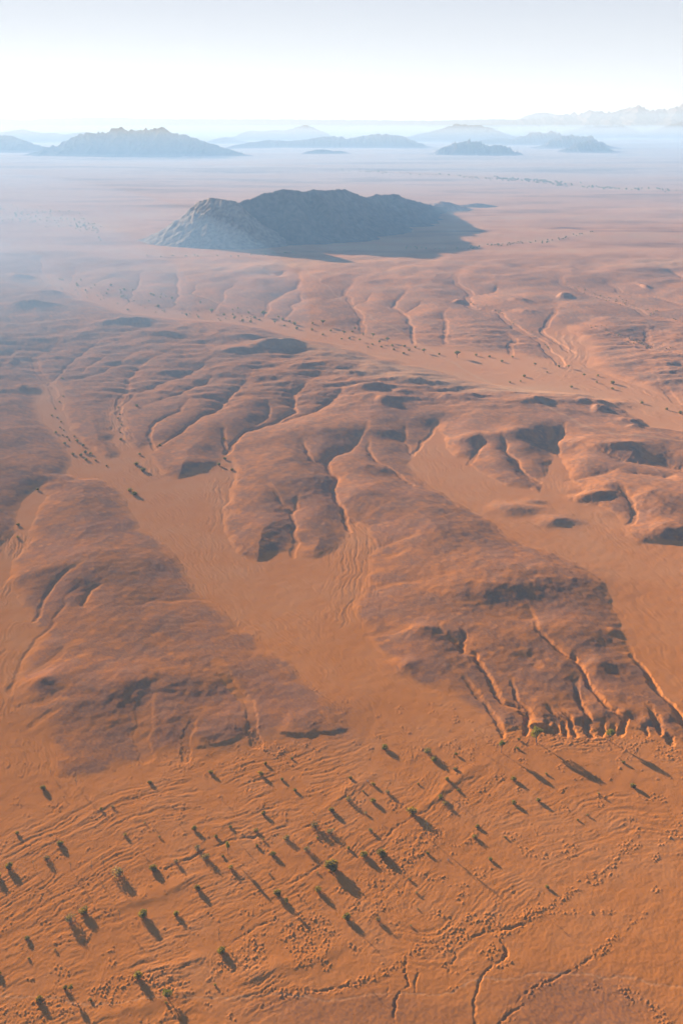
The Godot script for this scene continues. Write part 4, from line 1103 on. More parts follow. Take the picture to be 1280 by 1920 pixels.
func set_out() -> void:
	stand("green_shrub", -124.6, 349.7, 2.7, 1.9, 1, 2.34, "dark shrub below the left hand dark hill", "shrub", "green shrubs scattered over the sand")
	stand("bare_tree", -124.1, 360.0, 1.2, 3.6, 0, 0.87, "thin bare tree behind right of the dark shrub under the left hill", "tree", "thin bare trees of the river bed")
	stand("bare_tree", -114.2, 343.7, 1.2, 1.2, 0, 5.44, "thin bare tree right of the dark shrub under the left hill", "tree", "thin bare trees of the river bed")
	stand("bare_tree", -111.3, 352.6, 1.3, 4.5, 0, 0.04, "tall long shadowed bare tree right of the dark shrub under the left hill", "tree", "thin bare trees of the river bed")
	stand("green_shrub", -80.5, 353.7, 1.8, 1.3, 1, 5.64, "dark green shrub beyond the yellow topped shrub", "shrub", "green shrubs scattered over the sand")
	stand("green_shrub", -56.0, 360.8, 2.3, 1.5, 1, 3.48, "dark green shrub beyond the grey green tree", "shrub", "green shrubs scattered over the sand")
	stand("green_shrub", -97.4, 336.4, 1.3, 1.0, 0, 0.26, "small dark green shrub behind right of the olive shrub at the left", "shrub", "green shrubs scattered over the sand")
	stand("pale_shrub", -92.9, 337.8, 1.5, 1.1, 1, 4.42, "small straw coloured shrub behind right of the olive shrub at the left", "shrub", "straw coloured shrubs scattered over the sand")
	stand("green_shrub", -126.8, 321.4, 1.7, 1.2, 1, 4.55, "narrow upright shrub near the left edge with a slim shadow", "shrub", "green shrubs scattered over the sand")
	stand("green_shrub", -108.5, 315.1, 2.7, 1.8, 1, 1.49, "olive shrub with yellow top at the left, shadow pointing down", "shrub", "green shrubs scattered over the sand")
	stand("pale_shrub", -111.3, 306.7, 2.8, 1.8, 1, 3.18, "fair sized straw coloured shrub front left of the olive shrub at the left", "shrub", "straw coloured shrubs scattered over the sand")
	stand("green_shrub", -123.9, 301.7, 2.8, 2.3, 1, 3.71, "fair sized dark green shrub in front of the narrow upright shrub", "shrub", "green shrubs scattered over the sand")
	stand("green_shrub", -84.4, 320.4, 1.5, 1.2, 1, 2.41, "small dark green shrub beyond the large straw shrub", "shrub", "green shrubs scattered over the sand")
	stand("pale_shrub", -78.1, 327.8, 1.1, 0.8, 0, 0.64, "tiny straw coloured shrub beyond the yellow topped shrub", "shrub", "straw coloured shrubs scattered over the sand")
	stand("pale_shrub", -70.9, 319.5, 1.2, 0.9, 0, 4.23, "small straw coloured shrub beyond the yellow topped shrub", "shrub", "straw coloured shrubs scattered over the sand")
	stand("green_shrub", -58.0, 323.9, 2.1, 1.7, 1, 2.65, "second dark green shrub behind left of the grey green tree", "shrub", "green shrubs scattered over the sand")
	stand("green_shrub", -48.9, 319.5, 1.7, 1.1, 1, 1.68, "nearest dark green shrub behind left of the grey green tree", "shrub", "green shrubs scattered over the sand")
	stand("pale_shrub", -55.0, 312.1, 3.1, 2.0, 1, 1.77, "second large straw coloured shrub left of the grey green tree", "shrub", "straw coloured shrubs scattered over the sand")
	stand("pale_shrub", -51.3, 307.0, 3.0, 2.4, 1, 1.25, "nearest large straw coloured shrub left of the grey green tree", "shrub", "straw coloured shrubs scattered over the sand")
	stand("pale_shrub", -62.0, 304.6, 2.0, 1.7, 1, 5.52, "straw coloured shrub right of the yellow topped shrub", "shrub", "straw coloured shrubs scattered over the sand")
	stand("green_shrub", -70.2, 301.2, 3.4, 2.1, 1, 2.38, "large yellow topped shrub touching the head of the dark channel line", "shrub", "green shrubs scattered over the sand")
	stand("pale_shrub", -82.6, 298.3, 4.5, 3.3, 1, 0.15, "large straw coloured shrub with a broad shadow behind the pale sand ridge", "shrub", "straw coloured shrubs scattered over the sand")
	stand("bare_tree", -76.4, 310.9, 1.2, 1.8, 0, 2.67, "thin bare tree behind left of the yellow topped shrub", "tree", "thin bare trees of the river bed")
	stand("bare_tree", -114.9, 302.3, 1.2, 3.7, 0, 5.69, "tall long shadowed bare tree front left of the olive shrub at the left", "tree", "thin bare trees of the river bed")
	stand("bare_tree", -88.9, 302.9, 1.4, 5.2, 0, 0.70, "tall long shadowed bare tree behind left of the large straw shrub", "tree", "thin bare trees of the river bed")
	stand("bare_tree", -100.6, 300.9, 1.2, 4.3, 1, 3.75, "tall long shadowed bare tree in front of the olive shrub at the left", "tree", "thin bare trees of the river bed")
	stand("bare_tree", -92.9, 301.2, 1.2, 4.2, 1, 0.76, "tall long shadowed bare tree left of the large straw shrub", "tree", "thin bare trees of the river bed")
	stand("bare_tree", -63.8, 326.2, 1.2, 1.3, 0, 3.63, "thin bare tree behind right of the yellow topped shrub", "tree", "thin bare trees of the river bed")
	stand("bare_tree", -74.9, 326.5, 1.2, 1.2, 0, 5.62, "thin bare tree beyond the yellow topped shrub", "tree", "thin bare trees of the river bed")
	stand("bare_tree", -48.9, 342.3, 1.2, 2.4, 0, 1.28, "thin bare tree beyond the grey green tree", "tree", "thin bare trees of the river bed")
	stand("green_shrub", -45.0, 308.5, 1.2, 0.8, 0, 0.52, "small dark green shrub left of the grey green tree", "shrub", "green shrubs scattered over the sand")
	stand("green_shrub", -126.6, 296.9, 3.0, 2.2, 1, 0.11, "large dark green shrub in front of the narrow upright shrub", "shrub", "green shrubs scattered over the sand")
	stand("green_shrub", 19.2, 378.4, 3.3, 2.1, 1, 3.12, "yellow green shrub alone on bare sand beyond all the others in the middle", "shrub", "green shrubs scattered over the sand")
	stand("pale_shrub", 38.0, 375.6, 3.8, 3.1, 1, 2.64, "pale rounded shrub just behind its darker neighbour below the dark hill", "shrub", "straw coloured shrubs scattered over the sand")
	stand("green_shrub", 40.3, 369.6, 2.8, 2.0, 1, 4.01, "fair sized dark green shrub front right of the pale shrub below the hill", "shrub", "green shrubs scattered over the sand")
	stand("green_shrub", 48.9, 363.1, 2.1, 1.3, 1, 3.64, "nearest dark green shrub front right of the pale shrub below the hill", "shrub", "green shrubs scattered over the sand")
	stand("green_shrub", -32.9, 366.9, 1.6, 1.1, 1, 3.82, "small dark green shrub beyond the straw topped shrub", "shrub", "green shrubs scattered over the sand")
	stand("green_shrub", -34.2, 359.3, 2.3, 1.9, 1, 0.34, "dark green shrub beyond the straw topped shrub", "shrub", "green shrubs scattered over the sand")
	stand("green_shrub", -25.1, 355.9, 1.6, 1.2, 1, 3.81, "small dark green shrub behind left of the pale twiggy pair", "shrub", "green shrubs scattered over the sand")
	stand("green_shrub", -19.4, 348.6, 1.8, 1.2, 1, 1.68, "dark green shrub behind left of the pale twiggy pair", "shrub", "green shrubs scattered over the sand")
	stand("green_shrub", -21.7, 371.2, 1.2, 1.0, 0, 6.27, "tiny dark green shrub beyond the pale twiggy pair", "shrub", "green shrubs scattered over the sand")
	stand("bare_tree", 0.5, 365.7, 1.2, 1.9, 0, 0.76, "thin bare tree left of the farthest lone shrub", "tree", "thin bare trees of the river bed")
	stand("green_shrub", 3.9, 357.0, 1.6, 1.2, 1, 5.97, "small dark green shrub front left of the farthest lone shrub", "shrub", "green shrubs scattered over the sand")
	stand("dead_bush", 11.0, 354.8, 1.8, 1.1, 1, 1.49, "pale dead bush front left of the farthest lone shrub", "dead bush", "dead bushes of the river bed")
	stand("green_shrub", 13.5, 352.2, 1.8, 1.4, 1, 0.27, "dark green shrub in front of the farthest lone shrub", "shrub", "green shrubs scattered over the sand")
	stand("green_shrub", 9.1, 347.9, 1.1, 0.8, 0, 4.23, "tiny dark green shrub front left of the farthest lone shrub", "shrub", "green shrubs scattered over the sand")
	stand("pale_shrub", 19.1, 346.8, 2.4, 1.8, 1, 4.86, "fair sized straw coloured shrub behind left of the round yellow green shrub", "shrub", "straw coloured shrubs scattered over the sand")
	stand("green_shrub", 12.9, 341.2, 2.6, 1.7, 1, 2.18, "fair sized dark green shrub left of the round yellow green shrub", "shrub", "green shrubs scattered over the sand")
	stand("pale_shrub", 3.1, 341.6, 2.8, 2.3, 1, 3.67, "fair sized straw coloured shrub behind right of the pale twiggy pair", "shrub", "straw coloured shrubs scattered over the sand")
	stand("green_shrub", -4.1, 335.1, 2.6, 1.9, 1, 2.53, "fair sized dark green shrub behind right of the pale twiggy pair", "shrub", "green shrubs scattered over the sand")
	stand("green_shrub", -31.3, 333.1, 1.9, 1.6, 1, 3.61, "dark green shrub behind left of the straw topped shrub", "shrub", "green shrubs scattered over the sand")
	stand("green_shrub", -33.6, 322.9, 1.9, 1.2, 1, 5.02, "dark green shrub left of the straw topped shrub", "shrub", "green shrubs scattered over the sand")
	stand("green_shrub", -43.9, 325.2, 1.5, 1.0, 1, 2.72, "small dark green shrub beyond the grey green tree", "shrub", "green shrubs scattered over the sand")
	stand("dead_bush", -11.6, 334.4, 1.3, 0.8, 0, 1.34, "small pale dead bush beyond the pale twiggy pair", "dead bush", "dead bushes of the river bed")
	stand("pale_shrub", -10.5, 325.2, 4.0, 2.9, 1, 2.04, "large pale twiggy shrub, left one of two beside the river bank", "shrub", "straw coloured shrubs scattered over the sand")
	stand("pale_shrub", -4.2, 321.7, 3.3, 2.1, 1, 3.95, "greyish shrub, right one of two pale ones beside the river bank", "shrub", "straw coloured shrubs scattered over the sand")
	stand("green_shrub", -9.3, 318.8, 1.2, 0.8, 0, 4.92, "small dark green shrub in front of the pale twiggy pair", "shrub", "green shrubs scattered over the sand")
	stand("pale_shrub", -21.4, 318.2, 2.7, 1.7, 1, 4.90, "straw topped shrub with a wide dark shadow below the channel", "shrub", "straw coloured shrubs scattered over the sand")
	stand("pale_shrub", -13.1, 311.5, 2.7, 2.1, 1, 3.12, "fair sized straw coloured shrub front right of the straw topped shrub", "shrub", "straw coloured shrubs scattered over the sand")
	stand("green_shrub", -32.5, 314.2, 1.4, 1.1, 1, 1.56, "small dark green shrub right of the grey green tree", "shrub", "green shrubs scattered over the sand")
	stand("pale_shrub", -30.2, 317.3, 1.2, 1.0, 0, 2.67, "small straw coloured shrub left of the straw topped shrub", "shrub", "straw coloured shrubs scattered over the sand")
	stand("bare_tree", -41.1, 318.2, 1.2, 4.1, 0, 1.45, "tall long shadowed bare tree behind right of the grey green tree", "tree", "thin bare trees of the river bed")
	stand("green_tree", -43.1, 309.7, 1.8, 6.3, 1, 6.05, "grey green tree with a long dark shadow beside the dark channel", "tree", "green trees of the dry rivers")
	stand("green_shrub", -26.2, 309.1, 2.2, 1.6, 1, 2.34, "fair sized dark green shrub front left of the straw topped shrub", "shrub", "green shrubs scattered over the sand")
	stand("green_shrub", -41.2, 301.7, 2.0, 1.6, 1, 2.32, "dark green shrub in front of the grey green tree", "shrub", "green shrubs scattered over the sand")
	stand("pale_shrub", -26.5, 298.6, 1.2, 0.9, 0, 1.07, "small straw coloured shrub beyond the round shrub at a shadow tip", "shrub", "straw coloured shrubs scattered over the sand")
	stand("pale_shrub", 9.7, 333.7, 1.5, 1.2, 1, 1.63, "small straw coloured shrub beyond the large dark pair", "shrub", "straw coloured shrubs scattered over the sand")
	stand("bare_tree", 14.3, 329.7, 1.2, 1.6, 0, 0.32, "thin bare tree beyond the large dark pair", "tree", "thin bare trees of the river bed")
	stand("pale_shrub", 11.5, 322.9, 1.9, 1.6, 1, 1.08, "straw coloured shrub beyond the large dark pair", "shrub", "straw coloured shrubs scattered over the sand")
	stand("green_shrub", 2.7, 312.7, 1.4, 1.2, 1, 6.19, "small dark green shrub behind right of the widest double clump", "shrub", "green shrubs scattered over the sand")
	stand("bare_tree", 7.0, 315.4, 1.2, 1.6, 0, 3.81, "thin bare tree behind left of the large dark pair", "tree", "thin bare trees of the river bed")
	stand("green_shrub", 8.5, 308.5, 3.2, 2.0, 1, 0.38, "dark shrub with paler top, left one of the large pair beside the rough furrows", "shrub", "green shrubs scattered over the sand")
	stand("green_shrub", 15.0, 309.1, 3.9, 2.6, 1, 2.44, "dark round shrub, right one of the large pair beside the rough furrows", "shrub", "green shrubs scattered over the sand")
	stand("green_shrub", -3.4, 302.0, 5.0, 3.8, 1, 6.07, "widest olive shrub, a long double clump in the middle of the river bed", "shrub", "green shrubs scattered over the sand")
	stand("pale_shrub", -8.9, 299.2, 1.2, 0.8, 0, 0.88, "small straw coloured shrub left of the widest double clump", "shrub", "straw coloured shrubs scattered over the sand")
	stand("green_shrub", 28.6, 333.7, 3.9, 2.9, 1, 0.86, "large yellow green round shrub standing alone on a sandy bar", "shrub", "green shrubs scattered over the sand")
	stand("green_shrub", 40.9, 343.3, 2.4, 1.5, 1, 3.49, "fair sized dark green shrub behind right of the round yellow green shrub", "shrub", "green shrubs scattered over the sand")
	stand("pale_shrub", 42.0, 339.2, 2.4, 1.9, 1, 0.41, "fair sized straw coloured shrub right of the round yellow green shrub", "shrub", "straw coloured shrubs scattered over the sand")
	stand("bare_tree", 40.4, 350.1, 1.2, 4.3, 0, 2.83, "tall long shadowed bare tree behind right of the round yellow green shrub", "tree", "thin bare trees of the river bed")
	stand("green_shrub", 44.7, 355.5, 2.0, 1.6, 1, 4.80, "second dark green shrub front right of the pale shrub below the hill", "shrub", "green shrubs scattered over the sand")
	stand("green_shrub", 32.3, 353.0, 1.1, 0.8, 0, 5.57, "tiny dark green shrub beyond the round yellow green shrub", "shrub", "green shrubs scattered over the sand")
	stand("bare_tree", 33.3, 319.2, 2.5, 8.8, 0, 1.06, "tall bare forked tree with the longest thin double shadow", "tree", "thin bare trees of the river bed")
	stand("dead_bush", 40.3, 306.4, 1.6, 1.0, 1, 4.49, "bleached fallen dead tree lying beside the long double shadow", "dead bush", "dead bushes of the river bed")
	stand("green_shrub", 32.9, 309.7, 1.4, 1.1, 1, 5.53, "small dark green shrub in front of the tall forked bare tree", "shrub", "green shrubs scattered over the sand")
	stand("pale_shrub", 25.1, 295.8, 1.6, 1.2, 1, 0.62, "straw coloured shrub front right of the large dark pair", "shrub", "straw coloured shrubs scattered over the sand")
	stand("green_shrub", 78.1, 378.9, 1.7, 1.0, 1, 3.32, "small dark green shrub right of the feathery yellow green tree", "shrub", "green shrubs scattered over the sand")
	stand("green_shrub", 50.5, 374.0, 1.6, 1.1, 1, 3.95, "small dark green shrub right of the pale shrub below the hill", "shrub", "green shrubs scattered over the sand")
	stand("bare_tree", 59.9, 379.3, 1.2, 4.0, 0, 0.53, "tall long shadowed bare tree left of the feathery yellow green tree", "tree", "thin bare trees of the river bed")
	stand("green_tree", 70.6, 376.0, 3.5, 6.2, 1, 4.90, "feathery pale yellow green tree left of the tall bright green tree", "tree", "green trees of the dry rivers")
	stand("green_shrub", 72.8, 355.9, 2.5, 1.7, 1, 0.08, "green shrub with a pointed shadow right of the feathery tree's shadow", "shrub", "green shrubs scattered over the sand")
	stand("green_shrub", 121.9, 351.2, 2.7, 1.8, 1, 2.87, "dark round shrub alone on smooth sand near the right edge", "shrub", "green shrubs scattered over the sand")
	stand("green_shrub", 122.3, 368.1, 1.6, 1.2, 1, 2.44, "small dark green shrub front right of the right hand green tree", "shrub", "green shrubs scattered over the sand")
	stand("green_shrub", 87.4, 360.0, 1.4, 0.9, 0, 3.03, "small dark green shrub right of the shrub with a pointed shadow", "shrub", "green shrubs scattered over the sand")
	stand("green_shrub", 70.4, 339.8, 2.2, 1.8, 1, 3.36, "dark green shrub in front of the shrub with a pointed shadow", "shrub", "green shrubs scattered over the sand")
	stand("green_shrub", 80.6, 341.6, 2.0, 1.6, 1, 0.18, "dark green shrub front right of the shrub with a pointed shadow", "shrub", "green shrubs scattered over the sand")
	stand("pale_shrub", 106.4, 346.1, 1.3, 1.1, 0, 5.58, "small straw coloured shrub left of the lone shrub near the right edge", "shrub", "straw coloured shrubs scattered over the sand")
	stand("pale_shrub", 98.7, 332.7, 1.3, 1.0, 0, 3.29, "small straw coloured shrub front left of the lone shrub near the right edge", "shrub", "straw coloured shrubs scattered over the sand")
	stand("green_shrub", 94.2, 329.7, 1.1, 0.8, 0, 5.71, "tiny dark green shrub front left of the lone shrub near the right edge", "shrub", "green shrubs scattered over the sand")
	stand("green_shrub", 53.8, 325.2, 1.9, 1.2, 1, 4.04, "dark green shrub beyond the lone yellow tipped shrub", "shrub", "green shrubs scattered over the sand")
	stand("green_shrub", 51.8, 319.2, 2.1, 1.5, 1, 1.89, "dark green shrub behind left of the lone yellow tipped shrub", "shrub", "green shrubs scattered over the sand")
	stand("green_shrub", 63.6, 319.2, 1.0, 0.8, 0, 4.53, "tiny dark green shrub behind right of the lone yellow tipped shrub", "shrub", "green shrubs scattered over the sand")
	stand("green_shrub", 56.2, 306.4, 1.8, 1.2, 1, 4.39, "small yellow tipped shrub alone on smooth sand, lower right", "shrub", "green shrubs scattered over the sand")
	stand("green_shrub", 48.5, 348.6, 1.6, 1.1, 1, 3.08, "small dark green shrub front right of the pale shrub below the hill", "shrub", "green shrubs scattered over the sand")
	stand("bare_tree", 117.8, 329.7, 1.2, 0.8, 0, 4.00, "thin bare tree in front of the lone shrub near the right edge", "tree", "thin bare trees of the river bed")
	stand("green_tree", 87.3, 383.8, 5.8, 7.6, 1, 0.33, "tall round bright green tree below the gullied bank, with the longest broad shadow", "tree", "green trees of the dry rivers")
	stand("green_tree", 120.6, 384.6, 4.6, 6.5, 1, 3.79, "green spreading tree at the foot of the gullied bank, nearer the right edge", "tree", "green trees of the dry rivers")
	stand("green_shrub", 79.9, 385.5, 1.4, 1.0, 0, 5.52, "small dark green shrub left of the tall bright green tree", "shrub", "green shrubs scattered over the sand")
	stand("green_shrub", -90.8, 279.0, 3.2, 2.2, 1, 5.17, "dark green shrub just beyond the pale twiggy shrub by the sand ridge", "shrub", "green shrubs scattered over the sand")
	stand("pale_shrub", -94.3, 275.2, 3.9, 3.1, 1, 3.92, "large pale twiggy shrub with a ragged shadow in front of the sand ridge", "shrub", "straw coloured shrubs scattered over the sand")
	stand("green_shrub", -69.5, 277.7, 3.4, 2.8, 1, 0.23, "large olive shrub standing alone below the curved sand ridge", "shrub", "green shrubs scattered over the sand")
	stand("green_shrub", -58.0, 278.2, 2.1, 1.6, 1, 3.85, "fair sized dark green shrub front left of the shrub inside the bend", "shrub", "green shrubs scattered over the sand")
	stand("green_shrub", -52.3, 290.8, 2.5, 2.0, 1, 2.55, "dark green shrub inside the bend of the sand ridge", "shrub", "green shrubs scattered over the sand")
	stand("green_shrub", -107.2, 267.1, 1.8, 1.2, 1, 1.19, "dark green shrub left of the pale twiggy shrub", "shrub", "green shrubs scattered over the sand")
	stand("green_shrub", -104.0, 258.4, 0.9, 0.7, 0, 1.14, "tiny dark green shrub beyond the corner shrub", "shrub", "green shrubs scattered over the sand")
	stand("pale_shrub", -96.3, 262.1, 1.1, 0.7, 0, 2.23, "small straw coloured shrub front left of the pale twiggy shrub", "shrub", "straw coloured shrubs scattered over the sand")
	stand("bare_tree", -77.5, 276.7, 1.2, 4.0, 0, 2.95, "tall long shadowed bare tree left of the olive shrub below the ridge", "tree", "thin bare trees of the river bed")
	stand("green_shrub", -40.2, 261.4, 2.9, 2.1, 1, 0.16, "olive shrub with a long dark shadow pointing to the lower clods", "shrub", "green shrubs scattered over the sand")
	stand("green_shrub", -66.2, 250.3, 3.0, 2.4, 1, 2.10, "tall dark shrub on the lip of the lower gravel channel", "shrub", "green shrubs scattered over the sand")
	stand("green_shrub", -95.6, 241.2, 2.4, 1.9, 1, 0.05, "dark shrub in the bottom left corner of the gravel", "shrub", "green shrubs scattered over the sand")
	stand("green_shrub", -88.7, 245.8, 1.5, 1.3, 1, 3.71, "dark green shrub behind left of the slim leaning tree", "shrub", "green shrubs scattered over the sand")
	stand("green_tree", -86.4, 244.3, 1.9, 3.2, 1, 6.13, "slim dark tree leaning by a channel, its long shadow leaving the bottom edge", "tree", "green trees of the dry rivers")
	stand("green_tree", -55.3, 242.2, 3.9, 2.9, 1, 6.19, "broad green umbrella tree with two thin trunk shadows near the bottom edge", "tree", "green trees of the dry rivers")
	stand("green_shrub", -55.3, 240.1, 1.0, 0.8, 0, 0.67, "small dark green shrub in front of the green umbrella tree", "shrub", "green shrubs scattered over the sand")
	stand("green_shrub", -79.6, 241.4, 1.0, 0.7, 0, 1.45, "small dark green shrub right of the slim leaning tree", "shrub", "green shrubs scattered over the sand")
	stand("green_shrub", -40.8, 247.3, 1.0, 0.8, 0, 1.21, "small dark green shrub in front of the olive shrub by the clods", "shrub", "green shrubs scattered over the sand")
	stand("bare_tree", -41.7, 267.1, 1.4, 4.9, 0, 1.39, "tall long shadowed bare tree beyond the olive shrub by the clods", "tree", "thin bare trees of the river bed")
	stand("green_shrub", -112.3, 252.1, 2.1, 1.4, 1, 0.75, "fair sized dark green shrub behind left of the corner shrub", "shrub", "green shrubs scattered over the sand")
	stand("green_shrub", -22.9, 288.1, 2.7, 2.3, 1, 6.13, "round dark shrub at the tip of a long tree shadow", "shrub", "green shrubs scattered over the sand")
	stand("green_tree", -19.4, 283.1, 1.5, 3.1, 1, 2.34, "green tree front right of the round shrub at a shadow tip", "tree", "green trees of the dry rivers")
	stand("green_shrub", -8.5, 290.0, 2.7, 2.1, 1, 2.94, "dark shrub in the fork of two furrows", "shrub", "green shrubs scattered over the sand")
	stand("green_shrub", 1.7, 276.4, 2.8, 2.1, 1, 2.32, "dark shrub at the end of the clod strip with two thin tree shadows beyond", "shrub", "green shrubs scattered over the sand")
	stand("pale_shrub", 12.8, 275.4, 2.2, 1.7, 1, 1.48, "straw coloured shrub with a blurred shadow at the edge of smooth sand", "shrub", "straw coloured shrubs scattered over the sand")
	stand("pale_shrub", 27.2, 288.7, 1.3, 0.9, 1, 3.25, "small straw coloured shrub front left of the bleached dead tree", "shrub", "straw coloured shrubs scattered over the sand")
	stand("pale_shrub", 27.0, 281.0, 0.9, 0.6, 0, 2.76, "tiny straw coloured shrub right of the straw shrub on smooth sand", "shrub", "straw coloured shrubs scattered over the sand")
	stand("pale_shrub", 23.9, 272.9, 1.1, 0.9, 0, 0.14, "small straw coloured shrub right of the straw shrub on smooth sand", "shrub", "straw coloured shrubs scattered over the sand")
	stand("bare_tree", -17.6, 290.3, 1.2, 2.0, 0, 0.65, "thin bare tree right of the round shrub at a shadow tip", "tree", "thin bare trees of the river bed")
	stand("bare_tree", 4.1, 272.7, 1.2, 3.6, 0, 5.02, "tall long shadowed bare tree front right of the shrub at the clod strip end", "tree", "thin bare trees of the river bed")
	stand("bare_tree", 17.5, 295.8, 1.2, 1.3, 0, 0.36, "thin bare tree in front of the large dark pair", "tree", "thin bare trees of the river bed")
	stand("green_shrub", 74.8, 291.7, 1.6, 1.1, 1, 5.35, "small dark leaning shrub on the smooth sand above the clod lines", "shrub", "green shrubs scattered over the sand")
	stand("bare_tree", 70.9, 278.4, 1.2, 2.7, 0, 3.80, "tall long shadowed bare tree in front of the dark leaning shrub", "tree", "thin bare trees of the river bed")
	stand("bare_tree", 8.1, 247.3, 1.2, 2.2, 0, 1.39, "tall long shadowed bare tree in front of the straw shrub on smooth sand", "tree", "thin bare trees of the river bed")
	stand("bare_tree", 13.4, 274.9, 1.2, 2.2, 0, 0.37, "tall long shadowed bare tree front right of the straw shrub on smooth sand", "tree", "thin bare trees of the river bed")
	stand("green_shrub", -302.8, 1069.7, 2.9, 2.0, 0, 1.88, "tiny dark green shrub left of the light green valley tree", "shrub", "green shrubs scattered over the sand")
	stand("green_shrub", -200.1, 955.2, 3.1, 2.5, 0, 6.13, "small dark green shrub front left of the light green valley tree", "shrub", "green shrubs scattered over the sand")
	stand("green_shrub", -255.5, 864.5, 2.9, 2.3, 0, 5.66, "small dark green shrub beyond the shrub on the saddle", "shrub", "green shrubs scattered over the sand")
	stand("green_shrub", -239.1, 832.4, 2.8, 2.3, 0, 5.50, "eighth small dark green shrub left of the long shadow shrub in the wash", "shrub", "green shrubs scattered over the sand")
	stand("green_shrub", -230.4, 840.2, 2.8, 2.3, 0, 6.08, "seventh small dark green shrub left of the long shadow shrub in the wash", "shrub", "green shrubs scattered over the sand")
	stand("green_shrub", -224.7, 802.4, 3.1, 2.0, 1, 2.00, "fifth small dark green shrub left of the long shadow shrub in the wash", "shrub", "green shrubs scattered over the sand")
	stand("green_shrub", -217.3, 799.5, 3.1, 2.1, 1, 3.79, "fourth small dark green shrub left of the long shadow shrub in the wash", "shrub", "green shrubs scattered over the sand")
	stand("green_shrub", -210.2, 788.1, 3.1, 2.3, 1, 2.18, "nearest small dark green shrub left of the long shadow shrub in the wash", "shrub", "green shrubs scattered over the sand")
	stand("green_shrub", -215.5, 806.8, 3.1, 2.6, 1, 2.51, "third small dark green shrub left of the long shadow shrub in the wash", "shrub", "green shrubs scattered over the sand")
	stand("green_shrub", -168.9, 802.4, 2.7, 1.8, 0, 1.74, "small dark green shrub beyond the long shadow shrub in the wash", "shrub", "green shrubs scattered over the sand")
	stand("green_shrub", -166.5, 775.6, 3.9, 2.8, 1, 3.83, "dark green shrub behind left of the long shadow shrub in the wash", "shrub", "green shrubs scattered over the sand")
	stand("green_shrub", -158.3, 759.5, 4.3, 3.2, 1, 2.76, "dark shrub with a long shadow in the upper central wash", "shrub", "green shrubs scattered over the sand")
	stand("green_shrub", -159.5, 713.4, 4.4, 2.9, 1, 2.53, "dark shrub, left one of the close pair in the central wash", "shrub", "green shrubs scattered over the sand")
	stand("green_shrub", -154.7, 705.2, 4.4, 3.0, 1, 1.07, "dark shrub, right one of the close pair in the central wash", "shrub", "green shrubs scattered over the sand")
	stand("green_shrub", -229.8, 715.8, 2.8, 2.1, 1, 1.18, "dark shrub alone on the pale saddle at the left", "shrub", "green shrubs scattered over the sand")
	stand("green_shrub", -193.2, 845.0, 2.8, 2.2, 0, 4.14, "small dark green shrub behind left of the long shadow shrub in the wash", "shrub", "green shrubs scattered over the sand")
	stand("green_shrub", -156.4, 829.3, 2.8, 1.8, 0, 3.93, "small dark green shrub behind right of the long shadow shrub in the wash", "shrub", "green shrubs scattered over the sand")
	stand("green_shrub", -102.9, 845.0, 2.8, 2.0, 0, 2.81, "fourth small dark green shrub right of the long shadow shrub in the wash", "shrub", "green shrubs scattered over the sand")
	stand("green_shrub", -96.0, 789.5, 3.1, 2.3, 1, 4.78, "second small dark green shrub right of the long shadow shrub in the wash", "shrub", "green shrubs scattered over the sand")
	stand("green_shrub", -99.0, 772.9, 3.0, 2.5, 1, 4.61, "nearest small dark green shrub right of the long shadow shrub in the wash", "shrub", "green shrubs scattered over the sand")
	stand("green_shrub", -87.4, 760.9, 3.0, 2.0, 1, 3.40, "third small dark green shrub right of the long shadow shrub in the wash", "shrub", "green shrubs scattered over the sand")
	stand("green_shrub", -223.0, 644.3, 2.6, 1.8, 1, 0.12, "small dark green shrub front left of the shrub on the saddle", "shrub", "green shrubs scattered over the sand")
	stand("green_shrub", -216.5, 621.3, 2.5, 1.9, 1, 2.96, "small dark green shrub in front of the shrub on the saddle", "shrub", "green shrubs scattered over the sand")
	stand("green_shrub", -222.0, 826.3, 2.8, 2.3, 0, 2.03, "sixth small dark green shrub left of the long shadow shrub in the wash", "shrub", "green shrubs scattered over the sand")
	stand("green_shrub", -210.3, 803.9, 2.7, 2.2, 0, 3.23, "second small dark green shrub left of the long shadow shrub in the wash", "shrub", "green shrubs scattered over the sand")
	stand("green_shrub", -202.0, 786.7, 2.2, 1.4, 0, 4.50, "tiny dark green shrub left of the long shadow shrub in the wash", "shrub", "green shrubs scattered over the sand")
	stand("green_shrub", -190.2, 772.9, 1.7, 1.2, 0, 3.35, "tiny dark bush among those dotting the narrow left hand washes", "shrub", "bushes dotting the narrow washes")
	stand("bare_tree", -130.0, 700.6, 1.2, 1.8, 0, 0.45, "thin bare tree right of the close pair in the wash", "tree", "thin bare trees of the river bed")
	stand("green_shrub", -282.3, 994.3, 2.2, 1.3, 0, 5.78, "tiny dark bush among those dotting the narrow left hand washes", "shrub", "bushes dotting the narrow washes")
	stand("green_shrub", -280.6, 973.4, 2.1, 1.3, 0, 0.94, "tiny dark bush among those dotting the narrow left hand washes", "shrub", "bushes dotting the narrow washes")
	stand("green_shrub", -277.9, 947.3, 2.1, 1.4, 0, 0.60, "tiny dark bush among those dotting the narrow left hand washes", "shrub", "bushes dotting the narrow washes")
	stand("green_shrub", -274.4, 922.5, 2.0, 1.6, 0, 6.25, "tiny dark bush among those dotting the narrow left hand washes", "shrub", "bushes dotting the narrow washes")
	stand("green_shrub", -267.4, 915.1, 2.0, 1.5, 0, 2.48, "tiny dark bush among those dotting the narrow left hand washes", "shrub", "bushes dotting the narrow washes")
	stand("green_shrub", -260.1, 900.6, 2.0, 1.6, 0, 3.18, "tiny dark bush among those dotting the narrow left hand washes", "shrub", "bushes dotting the narrow washes")
